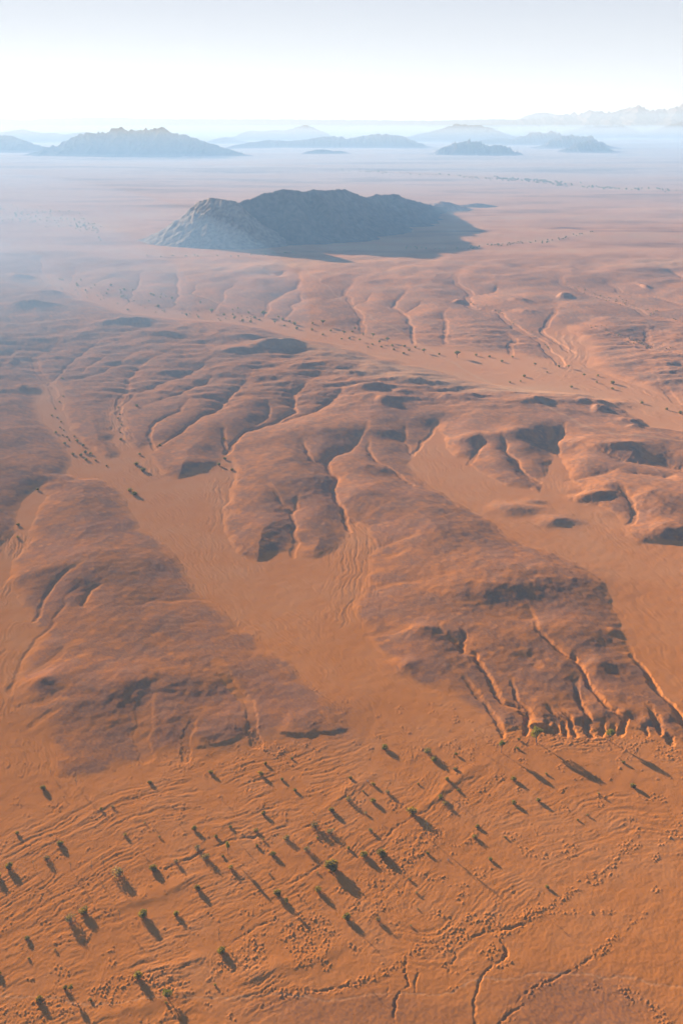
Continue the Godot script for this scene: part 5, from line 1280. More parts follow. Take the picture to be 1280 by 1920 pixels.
	stand("green_shrub", -256.5, 883.1, 1.9, 1.3, 0, 4.33, "tiny dark bush among those dotting the narrow left hand washes", "shrub", "bushes dotting the narrow washes")
	stand("green_shrub", -250.5, 872.9, 1.9, 1.4, 0, 1.70, "tiny dark bush among those dotting the narrow left hand washes", "shrub", "bushes dotting the narrow washes")
	stand("green_shrub", -247.6, 857.9, 1.9, 1.3, 0, 2.42, "tiny dark bush among those dotting the narrow left hand washes", "shrub", "bushes dotting the narrow washes")
	stand("green_shrub", -242.5, 853.0, 1.9, 1.2, 0, 3.85, "tiny dark bush among those dotting the narrow left hand washes", "shrub", "bushes dotting the narrow washes")
	stand("green_shrub", -238.2, 843.4, 1.9, 1.5, 0, 3.58, "tiny dark bush among those dotting the narrow left hand washes", "shrub", "bushes dotting the narrow washes")
	stand("green_shrub", -236.3, 854.6, 1.9, 1.2, 0, 4.30, "tiny dark bush among those dotting the narrow left hand washes", "shrub", "bushes dotting the narrow washes")
	stand("green_shrub", -218.0, 953.2, 2.1, 1.3, 0, 3.01, "tiny dark bush among those dotting the narrow left hand washes", "shrub", "bushes dotting the narrow washes")
	stand("green_shrub", -211.2, 928.1, 2.0, 1.7, 0, 4.25, "tiny dark bush among those dotting the narrow left hand washes", "shrub", "bushes dotting the narrow washes")
	stand("green_shrub", -208.9, 909.6, 2.0, 1.7, 0, 4.74, "tiny dark bush among those dotting the narrow left hand washes", "shrub", "bushes dotting the narrow washes")
	stand("green_shrub", -202.3, 891.8, 2.0, 1.3, 0, 0.90, "tiny dark bush among those dotting the narrow left hand washes", "shrub", "bushes dotting the narrow washes")
	stand("green_shrub", -198.0, 866.2, 1.9, 1.4, 0, 4.27, "tiny dark bush among those dotting the narrow left hand washes", "shrub", "bushes dotting the narrow washes")
	stand("green_tree", -189.2, 1473.1, 7.0, 6.7, 1, 1.46, "green tree left of the light green valley tree", "tree", "green trees of the dry rivers")
	stand("green_tree", -110.7, 1442.8, 9.9, 9.4, 1, 2.08, "pair of crowns on one light green tree where a side stream joins the river", "tree", "green trees of the dry rivers")
	stand("green_tree", -25.5, 1370.0, 7.3, 6.9, 1, 4.70, "dark round tree at the upper edge of the valley river", "tree", "green trees of the dry rivers")
	stand("green_tree", -150.7, 1421.9, 5.3, 5.0, 1, 2.18, "small green tree left of the light green valley tree", "tree", "green trees of the dry rivers")
	stand("green_tree", 3.5, 1314.4, 5.6, 5.3, 1, 3.77, "nearest green tree right of the dark upper valley tree", "tree", "green trees of the dry rivers")
	stand("green_tree", 40.8, 1296.8, 5.5, 5.3, 1, 3.43, "second green tree right of the dark upper valley tree", "tree", "green trees of the dry rivers")
	stand("green_tree", 47.7, 1256.3, 4.7, 4.5, 1, 5.83, "small green tree left of the tree by the valley road", "tree", "green trees of the dry rivers")
	stand("green_tree", 58.2, 1266.2, 6.8, 6.4, 1, 0.16, "green tree left of the tree by the valley road", "tree", "green trees of the dry rivers")
	stand("green_tree", 99.3, 1202.8, 5.8, 5.5, 1, 1.17, "rounded dark tree with a long shadow lying across the valley road", "tree", "green trees of the dry rivers")
	stand("green_tree", 136.5, 1176.1, 8.8, 8.4, 1, 4.89, "biggest dark round tree in the valley river, standing alone", "tree", "green trees of the dry rivers")
	stand("green_tree", -92.2, 1389.5, 5.2, 4.9, 1, 4.20, "small green tree front right of the light green valley tree", "tree", "green trees of the dry rivers")
	stand("green_tree", 17.9, 1343.6, 4.3, 4.1, 0, 0.61, "nearest small green tree right of the dark upper valley tree", "tree", "green trees of the dry rivers")
	stand("green_tree", 28.5, 1303.8, 4.2, 4.0, 0, 0.84, "second small green tree right of the dark upper valley tree", "tree", "green trees of the dry rivers")
	stand("green_tree", 23.1, 1269.5, 4.1, 3.9, 0, 1.32, "third small green tree right of the dark upper valley tree", "tree", "green trees of the dry rivers")
	stand("green_tree", 220.7, 1131.3, 4.3, 4.1, 1, 3.41, "small green tree right of the biggest round valley tree", "tree", "green trees of the dry rivers")
	stand("green_tree", 256.8, 1120.6, 4.2, 4.0, 1, 5.67, "second small green tree left of the right hand valley shrub", "tree", "green trees of the dry rivers")
	stand("green_tree", 265.1, 1079.5, 4.1, 3.9, 1, 1.36, "nearest small green tree left of the right hand valley shrub", "tree", "green trees of the dry rivers")
	stand("green_shrub", -315.9, 1495.4, 3.9, 2.6, 0, 4.31, "tiny dark bush among the scrub at the hazy upper end of the valley river", "shrub", "scrub at the upper end of the valley river")
	stand("green_shrub", -274.8, 1518.5, 5.6, 4.0, 1, 5.32, "fifth small dark green shrub left of the light green valley tree", "shrub", "green shrubs scattered over the sand")
	stand("green_shrub", -223.3, 1455.6, 3.9, 3.3, 0, 5.88, "tiny dark bush among the scrub at the hazy upper end of the valley river", "shrub", "scrub at the upper end of the valley river")
	stand("green_shrub", -204.1, 1438.6, 3.8, 3.0, 0, 3.12, "tiny dark bush among the scrub at the hazy upper end of the valley river", "shrub", "scrub at the upper end of the valley river")
	stand("green_shrub", -169.4, 1455.6, 4.6, 2.9, 0, 5.08, "fourth small dark green shrub left of the light green valley tree", "shrub", "green shrubs scattered over the sand")
	stand("green_shrub", -138.2, 1409.6, 4.5, 3.2, 0, 2.91, "third small dark green shrub left of the light green valley tree", "shrub", "green shrubs scattered over the sand")
	stand("green_shrub", -126.4, 1401.5, 4.5, 3.4, 0, 6.05, "second small dark green shrub left of the light green valley tree", "shrub", "green shrubs scattered over the sand")
	stand("green_shrub", -122.7, 1430.2, 4.5, 3.4, 0, 5.76, "nearest small dark green shrub left of the light green valley tree", "shrub", "green shrubs scattered over the sand")
	stand("green_shrub", -82.4, 1413.7, 4.5, 3.8, 0, 0.53, "nearest small dark green shrub right of the light green valley tree", "shrub", "green shrubs scattered over the sand")
	stand("green_shrub", -71.9, 1397.5, 4.4, 3.1, 0, 5.58, "second small dark green shrub right of the light green valley tree", "shrub", "green shrubs scattered over the sand")
	stand("green_shrub", -64.5, 1381.7, 5.1, 4.1, 1, 6.09, "third small dark green shrub left of the dark upper valley tree", "shrub", "green shrubs scattered over the sand")
	stand("green_shrub", -78.1, 1373.9, 3.6, 2.4, 0, 3.34, "tiny dark green shrub right of the light green valley tree", "shrub", "green shrubs scattered over the sand")
	stand("green_shrub", -60.3, 1351.0, 4.3, 3.6, 0, 3.39, "second small dark green shrub left of the dark upper valley tree", "shrub", "green shrubs scattered over the sand")
	stand("green_shrub", -39.3, 1343.6, 4.3, 3.3, 0, 6.12, "nearest small dark green shrub left of the dark upper valley tree", "shrub", "green shrubs scattered over the sand")
	stand("green_shrub", -39.5, 1377.8, 3.7, 2.4, 0, 0.35, "tiny dark green shrub left of the dark upper valley tree", "shrub", "green shrubs scattered over the sand")
	stand("green_shrub", -14.2, 1336.2, 3.6, 2.9, 0, 3.65, "nearest tiny dark green shrub front right of the dark upper valley tree", "shrub", "green shrubs scattered over the sand")
	stand("green_shrub", 10.3, 1286.5, 4.1, 2.7, 0, 5.23, "small dark green shrub right of the dark upper valley tree", "shrub", "green shrubs scattered over the sand")
	stand("green_shrub", 14.1, 1328.8, 3.5, 2.4, 0, 0.81, "tiny dark green shrub right of the dark upper valley tree", "shrub", "green shrubs scattered over the sand")
	stand("green_shrub", 38.8, 1249.8, 3.3, 2.3, 0, 0.23, "fourth tiny dark green shrub left of the tree by the valley road", "shrub", "green shrubs scattered over the sand")
	stand("green_shrub", 49.5, 1233.7, 3.3, 2.4, 0, 4.90, "third tiny dark green shrub left of the tree by the valley road", "shrub", "green shrubs scattered over the sand")
	stand("green_shrub", 63.0, 1240.1, 4.0, 2.9, 0, 6.06, "third small dark green shrub left of the tree by the valley road", "shrub", "green shrubs scattered over the sand")
	stand("green_shrub", 74.5, 1196.7, 3.9, 2.4, 0, 1.09, "nearest small dark green shrub left of the tree by the valley road", "shrub", "green shrubs scattered over the sand")
	stand("green_shrub", 78.1, 1236.9, 4.0, 2.6, 0, 3.61, "second small dark green shrub left of the tree by the valley road", "shrub", "green shrubs scattered over the sand")
	stand("green_shrub", 82.0, 1215.0, 3.3, 2.2, 0, 4.19, "nearest tiny dark green shrub left of the tree by the valley road", "shrub", "green shrubs scattered over the sand")
	stand("green_shrub", 90.9, 1230.6, 3.3, 2.4, 0, 3.65, "tiny dark green shrub behind left of the tree by the valley road", "shrub", "green shrubs scattered over the sand")
	stand("green_shrub", 116.9, 1190.8, 3.2, 2.6, 0, 4.96, "tiny dark green shrub right of the tree by the valley road", "shrub", "green shrubs scattered over the sand")
	stand("green_shrub", 63.9, 1218.1, 3.3, 2.7, 0, 0.96, "second tiny dark green shrub left of the tree by the valley road", "shrub", "green shrubs scattered over the sand")
	stand("green_shrub", 33.0, 1233.7, 2.6, 1.9, 0, 6.03, "fifth tiny dark green shrub left of the tree by the valley road", "shrub", "green shrubs scattered over the sand")
	stand("green_shrub", -24.4, 1310.9, 3.5, 2.5, 0, 1.79, "tiny dark green shrub in front of the dark upper valley tree", "shrub", "green shrubs scattered over the sand")
	stand("green_shrub", 0.0, 1283.1, 2.7, 2.0, 0, 1.14, "second tiny dark green shrub front right of the dark upper valley tree", "shrub", "green shrubs scattered over the sand")
	stand("green_shrub", 160.3, 1184.9, 3.8, 3.1, 0, 3.99, "nearest small dark green shrub right of the biggest round valley tree", "shrub", "green shrubs scattered over the sand")
	stand("green_shrub", 175.4, 1179.0, 3.8, 2.4, 0, 6.06, "second small dark green shrub right of the biggest round valley tree", "shrub", "green shrubs scattered over the sand")
	stand("green_shrub", 186.1, 1153.3, 3.7, 2.8, 0, 1.59, "third small dark green shrub right of the biggest round valley tree", "shrub", "green shrubs scattered over the sand")
	stand("green_shrub", 202.1, 1176.1, 3.2, 2.4, 0, 5.96, "nearest tiny dark green shrub right of the biggest round valley tree", "shrub", "green shrubs scattered over the sand")
	stand("green_shrub", 199.7, 1079.5, 4.1, 2.9, 1, 0.09, "fourth small dark green shrub right of the biggest round valley tree", "shrub", "green shrubs scattered over the sand")
	stand("green_shrub", 179.8, 1052.8, 2.9, 1.9, 0, 0.37, "second tiny dark green shrub right of the biggest round valley tree", "shrub", "green shrubs scattered over the sand")
	stand("green_shrub", 247.0, 1125.9, 3.6, 2.7, 0, 1.96, "second small dark green shrub left of the right hand valley shrub", "shrub", "green shrubs scattered over the sand")
	stand("green_shrub", 288.2, 1048.1, 4.5, 3.7, 1, 1.30, "dark green shrub beyond the right hand valley shrub", "shrub", "green shrubs scattered over the sand")
	stand("green_shrub", 282.4, 1025.1, 3.9, 2.4, 1, 2.92, "dark shrub near the right hand end of the valley river", "shrub", "green shrubs scattered over the sand")
	stand("green_shrub", 241.0, 1031.9, 3.4, 2.2, 0, 1.95, "nearest small dark green shrub left of the right hand valley shrub", "shrub", "green shrubs scattered over the sand")
	stand("green_shrub", 297.0, 967.3, 3.7, 2.5, 1, 1.12, "nearest small dark green shrub right of the right hand valley shrub", "shrub", "green shrubs scattered over the sand")
	stand("green_shrub", 314.6, 943.4, 3.1, 2.4, 0, 5.88, "second small dark green shrub right of the right hand valley shrub", "shrub", "green shrubs scattered over the sand")
	stand("green_shrub", 323.8, 930.0, 4.1, 2.9, 1, 4.01, "dark green shrub right of the right hand valley shrub", "shrub", "green shrubs scattered over the sand")
	stand("green_shrub", 272.8, 1052.8, 2.9, 2.0, 0, 5.75, "nearest tiny dark green shrub left of the right hand valley shrub", "shrub", "green shrubs scattered over the sand")
	stand("green_shrub", 280.9, 1082.0, 2.9, 2.2, 0, 0.18, "tiny dark green shrub behind left of the right hand valley shrub", "shrub", "green shrubs scattered over the sand")
	stand("green_shrub", 192.0, 1057.6, 2.3, 1.8, 0, 1.32, "third tiny dark green shrub right of the biggest round valley tree", "shrub", "green shrubs scattered over the sand")
	stand("green_shrub", 228.7, 1099.7, 2.4, 1.5, 0, 0.12, "second tiny dark green shrub left of the right hand valley shrub", "shrub", "green shrubs scattered over the sand")
	stand("green_shrub", -386.5, 1711.8, 4.5, 3.6, 0, 4.46, "tiny dark bush among the scrub at the hazy upper end of the valley river", "shrub", "scrub at the upper end of the valley river")
	stand("green_shrub", -278.0, 1607.1, 2.5, 1.8, 0, 3.50, "tiny dark bush among the scrub at the hazy upper end of the valley river", "shrub", "scrub at the upper end of the valley river")
	stand("green_shrub", -296.9, 1561.6, 2.5, 1.9, 0, 0.47, "tiny dark bush among the scrub at the hazy upper end of the valley river", "shrub", "scrub at the upper end of the valley river")
	stand("green_shrub", -383.3, 1671.8, 3.5, 2.7, 0, 4.45, "tiny dark bush among the scrub at the hazy upper end of the valley river", "shrub", "scrub at the upper end of the valley river")
	stand("green_shrub", -156.3, 1455.6, 3.1, 2.6, 0, 0.37, "tiny dark bush among the scrub at the hazy upper end of the valley river", "shrub", "scrub at the upper end of the valley river")
	stand("green_shrub", -378.7, 1638.8, 3.4, 2.6, 0, 3.19, "tiny dark bush among the scrub at the hazy upper end of the valley river", "shrub", "scrub at the upper end of the valley river")
	stand("green_shrub", -153.6, 1500.0, 3.2, 2.6, 0, 2.29, "tiny dark bush among the scrub at the hazy upper end of the valley river", "shrub", "scrub at the upper end of the valley river")
	stand("green_shrub", -345.8, 1612.3, 3.4, 2.6, 0, 5.63, "tiny dark bush among the scrub at the hazy upper end of the valley river", "shrub", "scrub at the upper end of the valley river")
	stand("green_shrub", -447.4, 1729.6, 4.5, 3.2, 0, 3.24, "tiny dark bush among the scrub at the hazy upper end of the valley river", "shrub", "scrub at the upper end of the valley river")
	stand("green_shrub", -265.4, 1591.7, 4.2, 3.5, 0, 0.21, "tiny dark bush among the scrub at the hazy upper end of the valley river", "shrub", "scrub at the upper end of the valley river")
	stand("green_shrub", -348.1, 1607.1, 3.4, 2.9, 0, 1.97, "tiny dark bush among the scrub at the hazy upper end of the valley river", "shrub", "scrub at the upper end of the valley river")
	stand("green_shrub", -496.7, 1804.1, 3.8, 2.7, 0, 1.81, "tiny dark bush among the scrub at the hazy upper end of the valley river", "shrub", "scrub at the upper end of the valley river")
	stand("green_shrub", -134.7, 1464.3, 3.9, 3.1, 0, 3.35, "tiny dark bush among the scrub at the hazy upper end of the valley river", "shrub", "scrub at the upper end of the valley river")
	stand("green_shrub", -298.3, 1612.3, 4.2, 3.4, 0, 0.65, "tiny dark bush among the scrub at the hazy upper end of the valley river", "shrub", "scrub at the upper end of the valley river")
	stand("green_shrub", -417.0, 1723.6, 2.7, 2.2, 0, 5.15, "tiny dark bush among the scrub at the hazy upper end of the valley river", "shrub", "scrub at the upper end of the valley river")
	stand("green_shrub", -453.6, 1747.6, 3.7, 2.8, 0, 1.40, "tiny dark bush among the scrub at the hazy upper end of the valley river", "shrub", "scrub at the upper end of the valley river")
	stand("green_shrub", -254.4, 1547.0, 3.3, 2.2, 0, 2.84, "tiny dark bush among the scrub at the hazy upper end of the valley river", "shrub", "scrub at the upper end of the valley river")
	stand("green_shrub", -416.6, 1694.4, 2.7, 1.7, 0, 5.99, "tiny dark bush among the scrub at the hazy upper end of the valley river", "shrub", "scrub at the upper end of the valley river")
	stand("green_shrub", -304.4, 1622.8, 4.3, 3.0, 0, 5.99, "tiny dark bush among the scrub at the hazy upper end of the valley river", "shrub", "scrub at the upper end of the valley river")
	stand("green_shrub", -361.9, 1666.2, 3.5, 2.3, 0, 4.07, "tiny dark bush among the scrub at the hazy upper end of the valley river", "shrub", "scrub at the upper end of the valley river")
	stand("green_shrub", -215.9, 1551.8, 3.3, 2.6, 0, 4.05, "tiny dark bush among the scrub at the hazy upper end of the valley river", "shrub", "scrub at the upper end of the valley river")
	stand("green_shrub", -455.3, 1784.9, 3.7, 2.7, 0, 0.12, "tiny dark bush among the scrub at the hazy upper end of the valley river", "shrub", "scrub at the upper end of the valley river")
	stand("green_shrub", -356.6, 1644.2, 3.5, 2.5, 0, 2.45, "tiny dark bush among the scrub at the hazy upper end of the valley river", "shrub", "scrub at the upper end of the valley river")
	stand("green_shrub", -421.4, 1677.4, 3.5, 2.9, 0, 6.11, "tiny dark bush among the scrub at the hazy upper end of the valley river", "shrub", "scrub at the upper end of the valley river")
	stand("green_shrub", -287.4, 1622.8, 2.6, 2.1, 0, 6.16, "tiny dark bush among the scrub at the hazy upper end of the valley river", "shrub", "scrub at the upper end of the valley river")
	stand("green_shrub", -115.7, 1417.8, 3.0, 2.0, 0, 0.19, "tiny dark bush among the scrub at the hazy upper end of the valley river", "shrub", "scrub at the upper end of the valley river")
	stand("green_shrub", -490.3, 1797.6, 3.8, 2.6, 0, 0.05, "tiny dark bush among the scrub at the hazy upper end of the valley river", "shrub", "scrub at the upper end of the valley river")
	stand("green_shrub", -160.7, 1490.9, 2.4, 1.5, 0, 3.62, "tiny dark bush among the scrub at the hazy upper end of the valley river", "shrub", "scrub at the upper end of the valley river")
	stand("green_shrub", -358.1, 1677.4, 4.4, 2.9, 0, 3.84, "tiny dark bush among the scrub at the hazy upper end of the valley river", "shrub", "scrub at the upper end of the valley river")
	stand("green_shrub", -356.9, 1671.8, 3.5, 2.5, 0, 1.72, "tiny dark bush among the scrub at the hazy upper end of the valley river", "shrub", "scrub at the upper end of the valley river")
	stand("green_shrub", -344.0, 1677.4, 2.6, 2.2, 0, 1.17, "tiny dark bush among the scrub at the hazy upper end of the valley river", "shrub", "scrub at the upper end of the valley river")
	stand("green_shrub", -283.9, 1591.7, 3.4, 2.8, 0, 3.31, "tiny dark bush among the scrub at the hazy upper end of the valley river", "shrub", "scrub at the upper end of the valley river")
	stand("green_shrub", -83.4, 1417.8, 3.8, 2.9, 0, 0.90, "tiny dark bush among the scrub at the hazy upper end of the valley river", "shrub", "scrub at the upper end of the valley river")
	stand("green_shrub", -89.6, 1434.4, 3.0, 2.4, 0, 5.59, "tiny dark bush among the scrub at the hazy upper end of the valley river", "shrub", "scrub at the upper end of the valley river")
	var far := PackedVector3Array()
	far.append_array([Vector3(514, 5525.6, 7), Vector3(1071, 4399.4, 8), Vector3(713, 5138.6, 7), Vector3(969, 4755.2, 8), Vector3(846, 4780.3, 9), Vector3(1046, 4418.9, 5), Vector3(870, 4912.1, 6), Vector3(1001, 4599.8, 8), Vector3(890, 4666.5, 5), Vector3(661, 5197.5, 9), Vector3(215, 5561.3, 9), Vector3(452, 5512.6, 5), Vector3(1205, 4337.0, 8), Vector3(1088, 4396.9, 7), Vector3(1070, 4304.1, 8), Vector3(689, 4896.2, 7), Vector3(1210, 4309.5, 10), Vector3(1282, 4135.8, 6), Vector3(1127, 4439.8, 5), Vector3(818, 5007.8, 7), Vector3(1125, 4349.4, 6), Vector3(1133, 4307.6, 9), Vector3(917, 4584.7, 9), Vector3(652, 5088.9, 7), Vector3(651, 5026.3, 6), Vector3(237, 5633.7, 10), Vector3(263, 5650.6, 6), Vector3(791, 5117.7, 6), Vector3(1019, 4376.9, 7), Vector3(909, 4761.8, 7), Vector3(1047, 4468.6, 8), Vector3(598, 5180.0, 10), Vector3(1054, 4441.3, 8), Vector3(360, 5552.1, 7), Vector3(952, 4613.6, 8), Vector3(1135, 4386.0, 6), Vector3(735, 5004.7, 10), Vector3(235, 5776.8, 5), Vector3(773, 5061.7, 6), Vector3(830, 4862.8, 9), Vector3(1283, 4254.4, 8), Vector3(424, 5563.2, 5), Vector3(1108, 4362.0, 9), Vector3(328, 5543.6, 6), Vector3(398, 5423.2, 6), Vector3(202, 5814.8, 10), Vector3(349, 5613.9, 8), Vector3(876, 4942.7, 7), Vector3(654, 5196.3, 7), Vector3(618, 5262.1, 7), Vector3(1232, 4335.2, 8), Vector3(4, 5967.2, 9), Vector3(1192, 4277.5, 9), Vector3(1302, 4285.7, 6), Vector3(437, 5507.2, 6), Vector3(227, 5679.9, 5), Vector3(781, 4860.7, 9), Vector3(1044, 4462.3, 5), Vector3(1047, 4406.5, 8), Vector3(891, 4622.6, 7), Vector3(1321, 4163.9, 6), Vector3(249, 5477.7, 6), Vector3(104, 5780.6, 8), Vector3(644, 5231.8, 7), Vector3(1111, 4413.0, 9), Vector3(387, 5568.4, 5), Vector3(1017, 4429.1, 8), Vector3(1287, 4304.7, 10), Vector3(923, 4654.5, 7), Vector3(1025, 4402.2, 7), Vector3(200, 5702.1, 9), Vector3(1018, 4467.1, 8), Vector3(713, 5084.1, 7), Vector3(508, 5498.4, 10), Vector3(837, 4932.6, 7), Vector3(850, 4839.2, 7), Vector3(1078, 4465.7, 8), Vector3(357, 5458.9, 9), Vector3(194, 5735.6, 6), Vector3(623, 5037.8, 7), Vector3(1274, 4182.9, 8), Vector3(1134, 4322.4, 8), Vector3(704, 5064.8, 5), Vector3(133, 5753.1, 9), Vector3(923, 4518.0, 10), Vector3(795, 4853.9, 7), Vector3(1204, 4321.6, 6), Vector3(1076, 4529.4, 7), Vector3(153, 5692.1, 6), Vector3(626, 5184.3, 10), Vector3(790, 4936.4, 5), Vector3(793, 4901.5, 7), Vector3(222, 5792.6, 5), Vector3(855, 4850.3, 6), Vector3(469, 5450.3, 7), Vector3(934, 4784.3, 9), Vector3(958, 4499.2, 7), Vector3(1302, 4239.3, 5), Vector3(478, 5368.1, 7), Vector3(777, 4907.7, 8)])
	far.append_array([Vector3(766, 5126.8, 10), Vector3(1297, 4201.3, 7), Vector3(760, 4826.7, 9), Vector3(312, 5626.3, 6), Vector3(819, 4937.8, 10), Vector3(772, 4883.9, 8), Vector3(733, 5139.9, 6), Vector3(167, 5819.2, 9), Vector3(1138, 4333.1, 6), Vector3(967, 4563.0, 8), Vector3(1280, 4257.8, 8), Vector3(1255, 4312.2, 10), Vector3(442, 5455.7, 5), Vector3(1154, 4275.4, 10), Vector3(874, 4802.2, 8), Vector3(804, 5060.5, 10), Vector3(692, 5079.3, 9), Vector3(1093, 4366.2, 9), Vector3(1108, 4344.8, 6), Vector3(1164, 4233.7, 5), Vector3(699, 5169.3, 5), Vector3(312, 5731.9, 6), Vector3(543, 5359.8, 9), Vector3(848, 4855.7, 8), Vector3(758, 4974.0, 9), Vector3(594, 5293.6, 8), Vector3(934, 4738.7, 9), Vector3(145, 5886.0, 8), Vector3(880, 4832.6, 9), Vector3(226, 5728.9, 5), Vector3(144, 5716.0, 8), Vector3(156, 5770.5, 8), Vector3(549, 5458.0, 8), Vector3(921, 4802.3, 9), Vector3(6, 5834.2, 7), Vector3(1080, 4384.4, 5), Vector3(524, 5453.2, 5), Vector3(655, 5173.9, 5), Vector3(41, 5824.1, 9), Vector3(596, 5324.9, 9), Vector3(1182, 4197.4, 10), Vector3(1086, 4382.7, 6), Vector3(1058, 4441.0, 8), Vector3(983, 4634.9, 6), Vector3(1122, 4313.0, 7), Vector3(951, 4675.8, 5), Vector3(879, 4723.2, 7), Vector3(1279, 4243.9, 9), Vector3(1240, 4036.8, 7), Vector3(736, 4836.9, 6), Vector3(1129, 4397.2, 7), Vector3(893, 4826.7, 8), Vector3(406, 5541.0, 5), Vector3(1312, 4250.5, 5), Vector3(1110, 4343.6, 8), Vector3(591, 5364.3, 6), Vector3(1203, 4269.3, 7), Vector3(102, 5991.7, 9), Vector3(1311, 4239.0, 6), Vector3(1285, 4140.2, 9), Vector3(177, 5789.0, 7), Vector3(963, 4755.6, 10), Vector3(1056, 4668.4, 8), Vector3(1087, 4357.6, 8), Vector3(1076, 4397.4, 7), Vector3(512, 5501.2, 8), Vector3(1060, 4464.8, 9), Vector3(991, 4546.0, 8), Vector3(400, 5418.1, 9), Vector3(403, 5634.0, 6), Vector3(863, 4691.6, 7), Vector3(789, 5082.4, 11), Vector3(831, 5140.6, 7), Vector3(767, 5200.4, 10), Vector3(949, 4633.7, 8), Vector3(883, 4953.8, 6), Vector3(937, 4560.6, 11), Vector3(976, 4823.7, 8), Vector3(915, 4785.4, 6), Vector3(969, 4579.7, 7), Vector3(963, 4658.2, 8), Vector3(946, 4607.3, 10), Vector3(778, 5074.5, 11), Vector3(901, 4955.2, 11), Vector3(923, 4995.7, 12), Vector3(868, 4698.2, 9), Vector3(912, 4849.8, 12), Vector3(877, 4991.2, 12), Vector3(879, 4713.2, 8), Vector3(768, 5247.2, 9), Vector3(909, 4878.8, 8), Vector3(764, 5062.2, 9), Vector3(917, 5010.2, 9), Vector3(923, 4675.0, 11), Vector3(901, 4943.6, 10), Vector3(948, 4639.4, 12), Vector3(923, 4608.7, 9), Vector3(971, 4593.2, 10), Vector3(757, 5073.3, 11), Vector3(878, 5025.9, 10)])
	far.append_array([Vector3(927, 4938.9, 8), Vector3(937, 4870.6, 12), Vector3(761, 5053.3, 9), Vector3(770, 5251.3, 9), Vector3(790, 5051.0, 10), Vector3(946, 4539.2, 10), Vector3(937, 4728.5, 8), Vector3(781, 5113.7, 10), Vector3(844, 5055.4, 6), Vector3(820, 5090.5, 12), Vector3(885, 4970.7, 9), Vector3(935, 4843.4, 11), Vector3(910, 4790.2, 8), Vector3(758, 5243.7, 9), Vector3(765, 5151.1, 8), Vector3(794, 4975.1, 9), Vector3(976, 4704.5, 12), Vector3(921, 4837.9, 12), Vector3(916, 4729.1, 12), Vector3(915, 4953.0, 8), Vector3(905, 4730.9, 12), Vector3(782, 5048.9, 8), Vector3(853, 5113.3, 8), Vector3(919, 4942.6, 6), Vector3(831, 5135.4, 11), Vector3(944, 4592.9, 9), Vector3(813, 4965.0, 11), Vector3(941, 4901.6, 10), Vector3(871, 5017.7, 10), Vector3(957, 4669.0, 8), Vector3(925, 4712.6, 7), Vector3(828, 4992.2, 9), Vector3(856, 4936.8, 11), Vector3(819, 5053.1, 8), Vector3(897, 5003.2, 6), Vector3(901, 4800.6, 6), Vector3(796, 5101.3, 10), Vector3(742, 5067.5, 6), Vector3(863, 4929.4, 11), Vector3(936, 4527.8, 12), Vector3(-613, 2615.5, 3), Vector3(-740, 2724.8, 4), Vector3(-713, 2736.4, 4), Vector3(-640, 2682.9, 5), Vector3(-1011, 3266.1, 3), Vector3(-639, 2604.3, 5), Vector3(-708, 2735.5, 3), Vector3(-618, 2576.4, 3), Vector3(-1032, 3204.1, 5), Vector3(-934, 3003.8, 3), Vector3(-918, 3151.2, 5), Vector3(-835, 2890.0, 5), Vector3(-1076, 3427.4, 5), Vector3(-734, 2828.9, 3), Vector3(-627, 2713.6, 3), Vector3(-923, 2895.4, 4), Vector3(-679, 2749.0, 4), Vector3(-810, 3035.5, 4), Vector3(-907, 2976.9, 3), Vector3(-678, 2732.5, 5), Vector3(-692, 2813.0, 4), Vector3(-856, 3071.4, 4), Vector3(-636, 2602.3, 4), Vector3(-713, 2834.7, 5), Vector3(-568, 2426.1, 5), Vector3(-828, 2961.0, 4), Vector3(-898, 2915.2, 5), Vector3(-682, 2758.9, 5), Vector3(-876, 2995.9, 5), Vector3(-770, 2884.3, 3), Vector3(-921, 3115.9, 4), Vector3(-878, 2896.5, 4), Vector3(-730, 2930.3, 4), Vector3(-618, 2618.5, 5), Vector3(-671, 2630.6, 4), Vector3(-699, 2749.5, 4), Vector3(-1066, 3344.2, 3), Vector3(-772, 2940.2, 4), Vector3(-964, 2952.9, 3), Vector3(-931, 2993.4, 4), Vector3(-725, 2938.5, 5), Vector3(-926, 3033.9, 5), Vector3(-741, 2902.2, 3), Vector3(-955, 3324.6, 4), Vector3(-765, 2802.9, 4), Vector3(-687, 2772.3, 5), Vector3(-843, 2826.8, 4), Vector3(-643, 2654.3, 4), Vector3(-776, 2859.5, 4), Vector3(-1089, 3354.4, 4), Vector3(-886, 3129.3, 5), Vector3(-966, 3096.7, 5), Vector3(-920, 2925.9, 3), Vector3(-854, 3170.5, 5), Vector3(-836, 2794.9, 3), Vector3(-556, 2392.1, 4), Vector3(-632, 2684.1, 3), Vector3(-761, 2894.2, 3), Vector3(-940, 3070.6, 5), Vector3(-785, 2859.9, 4)])
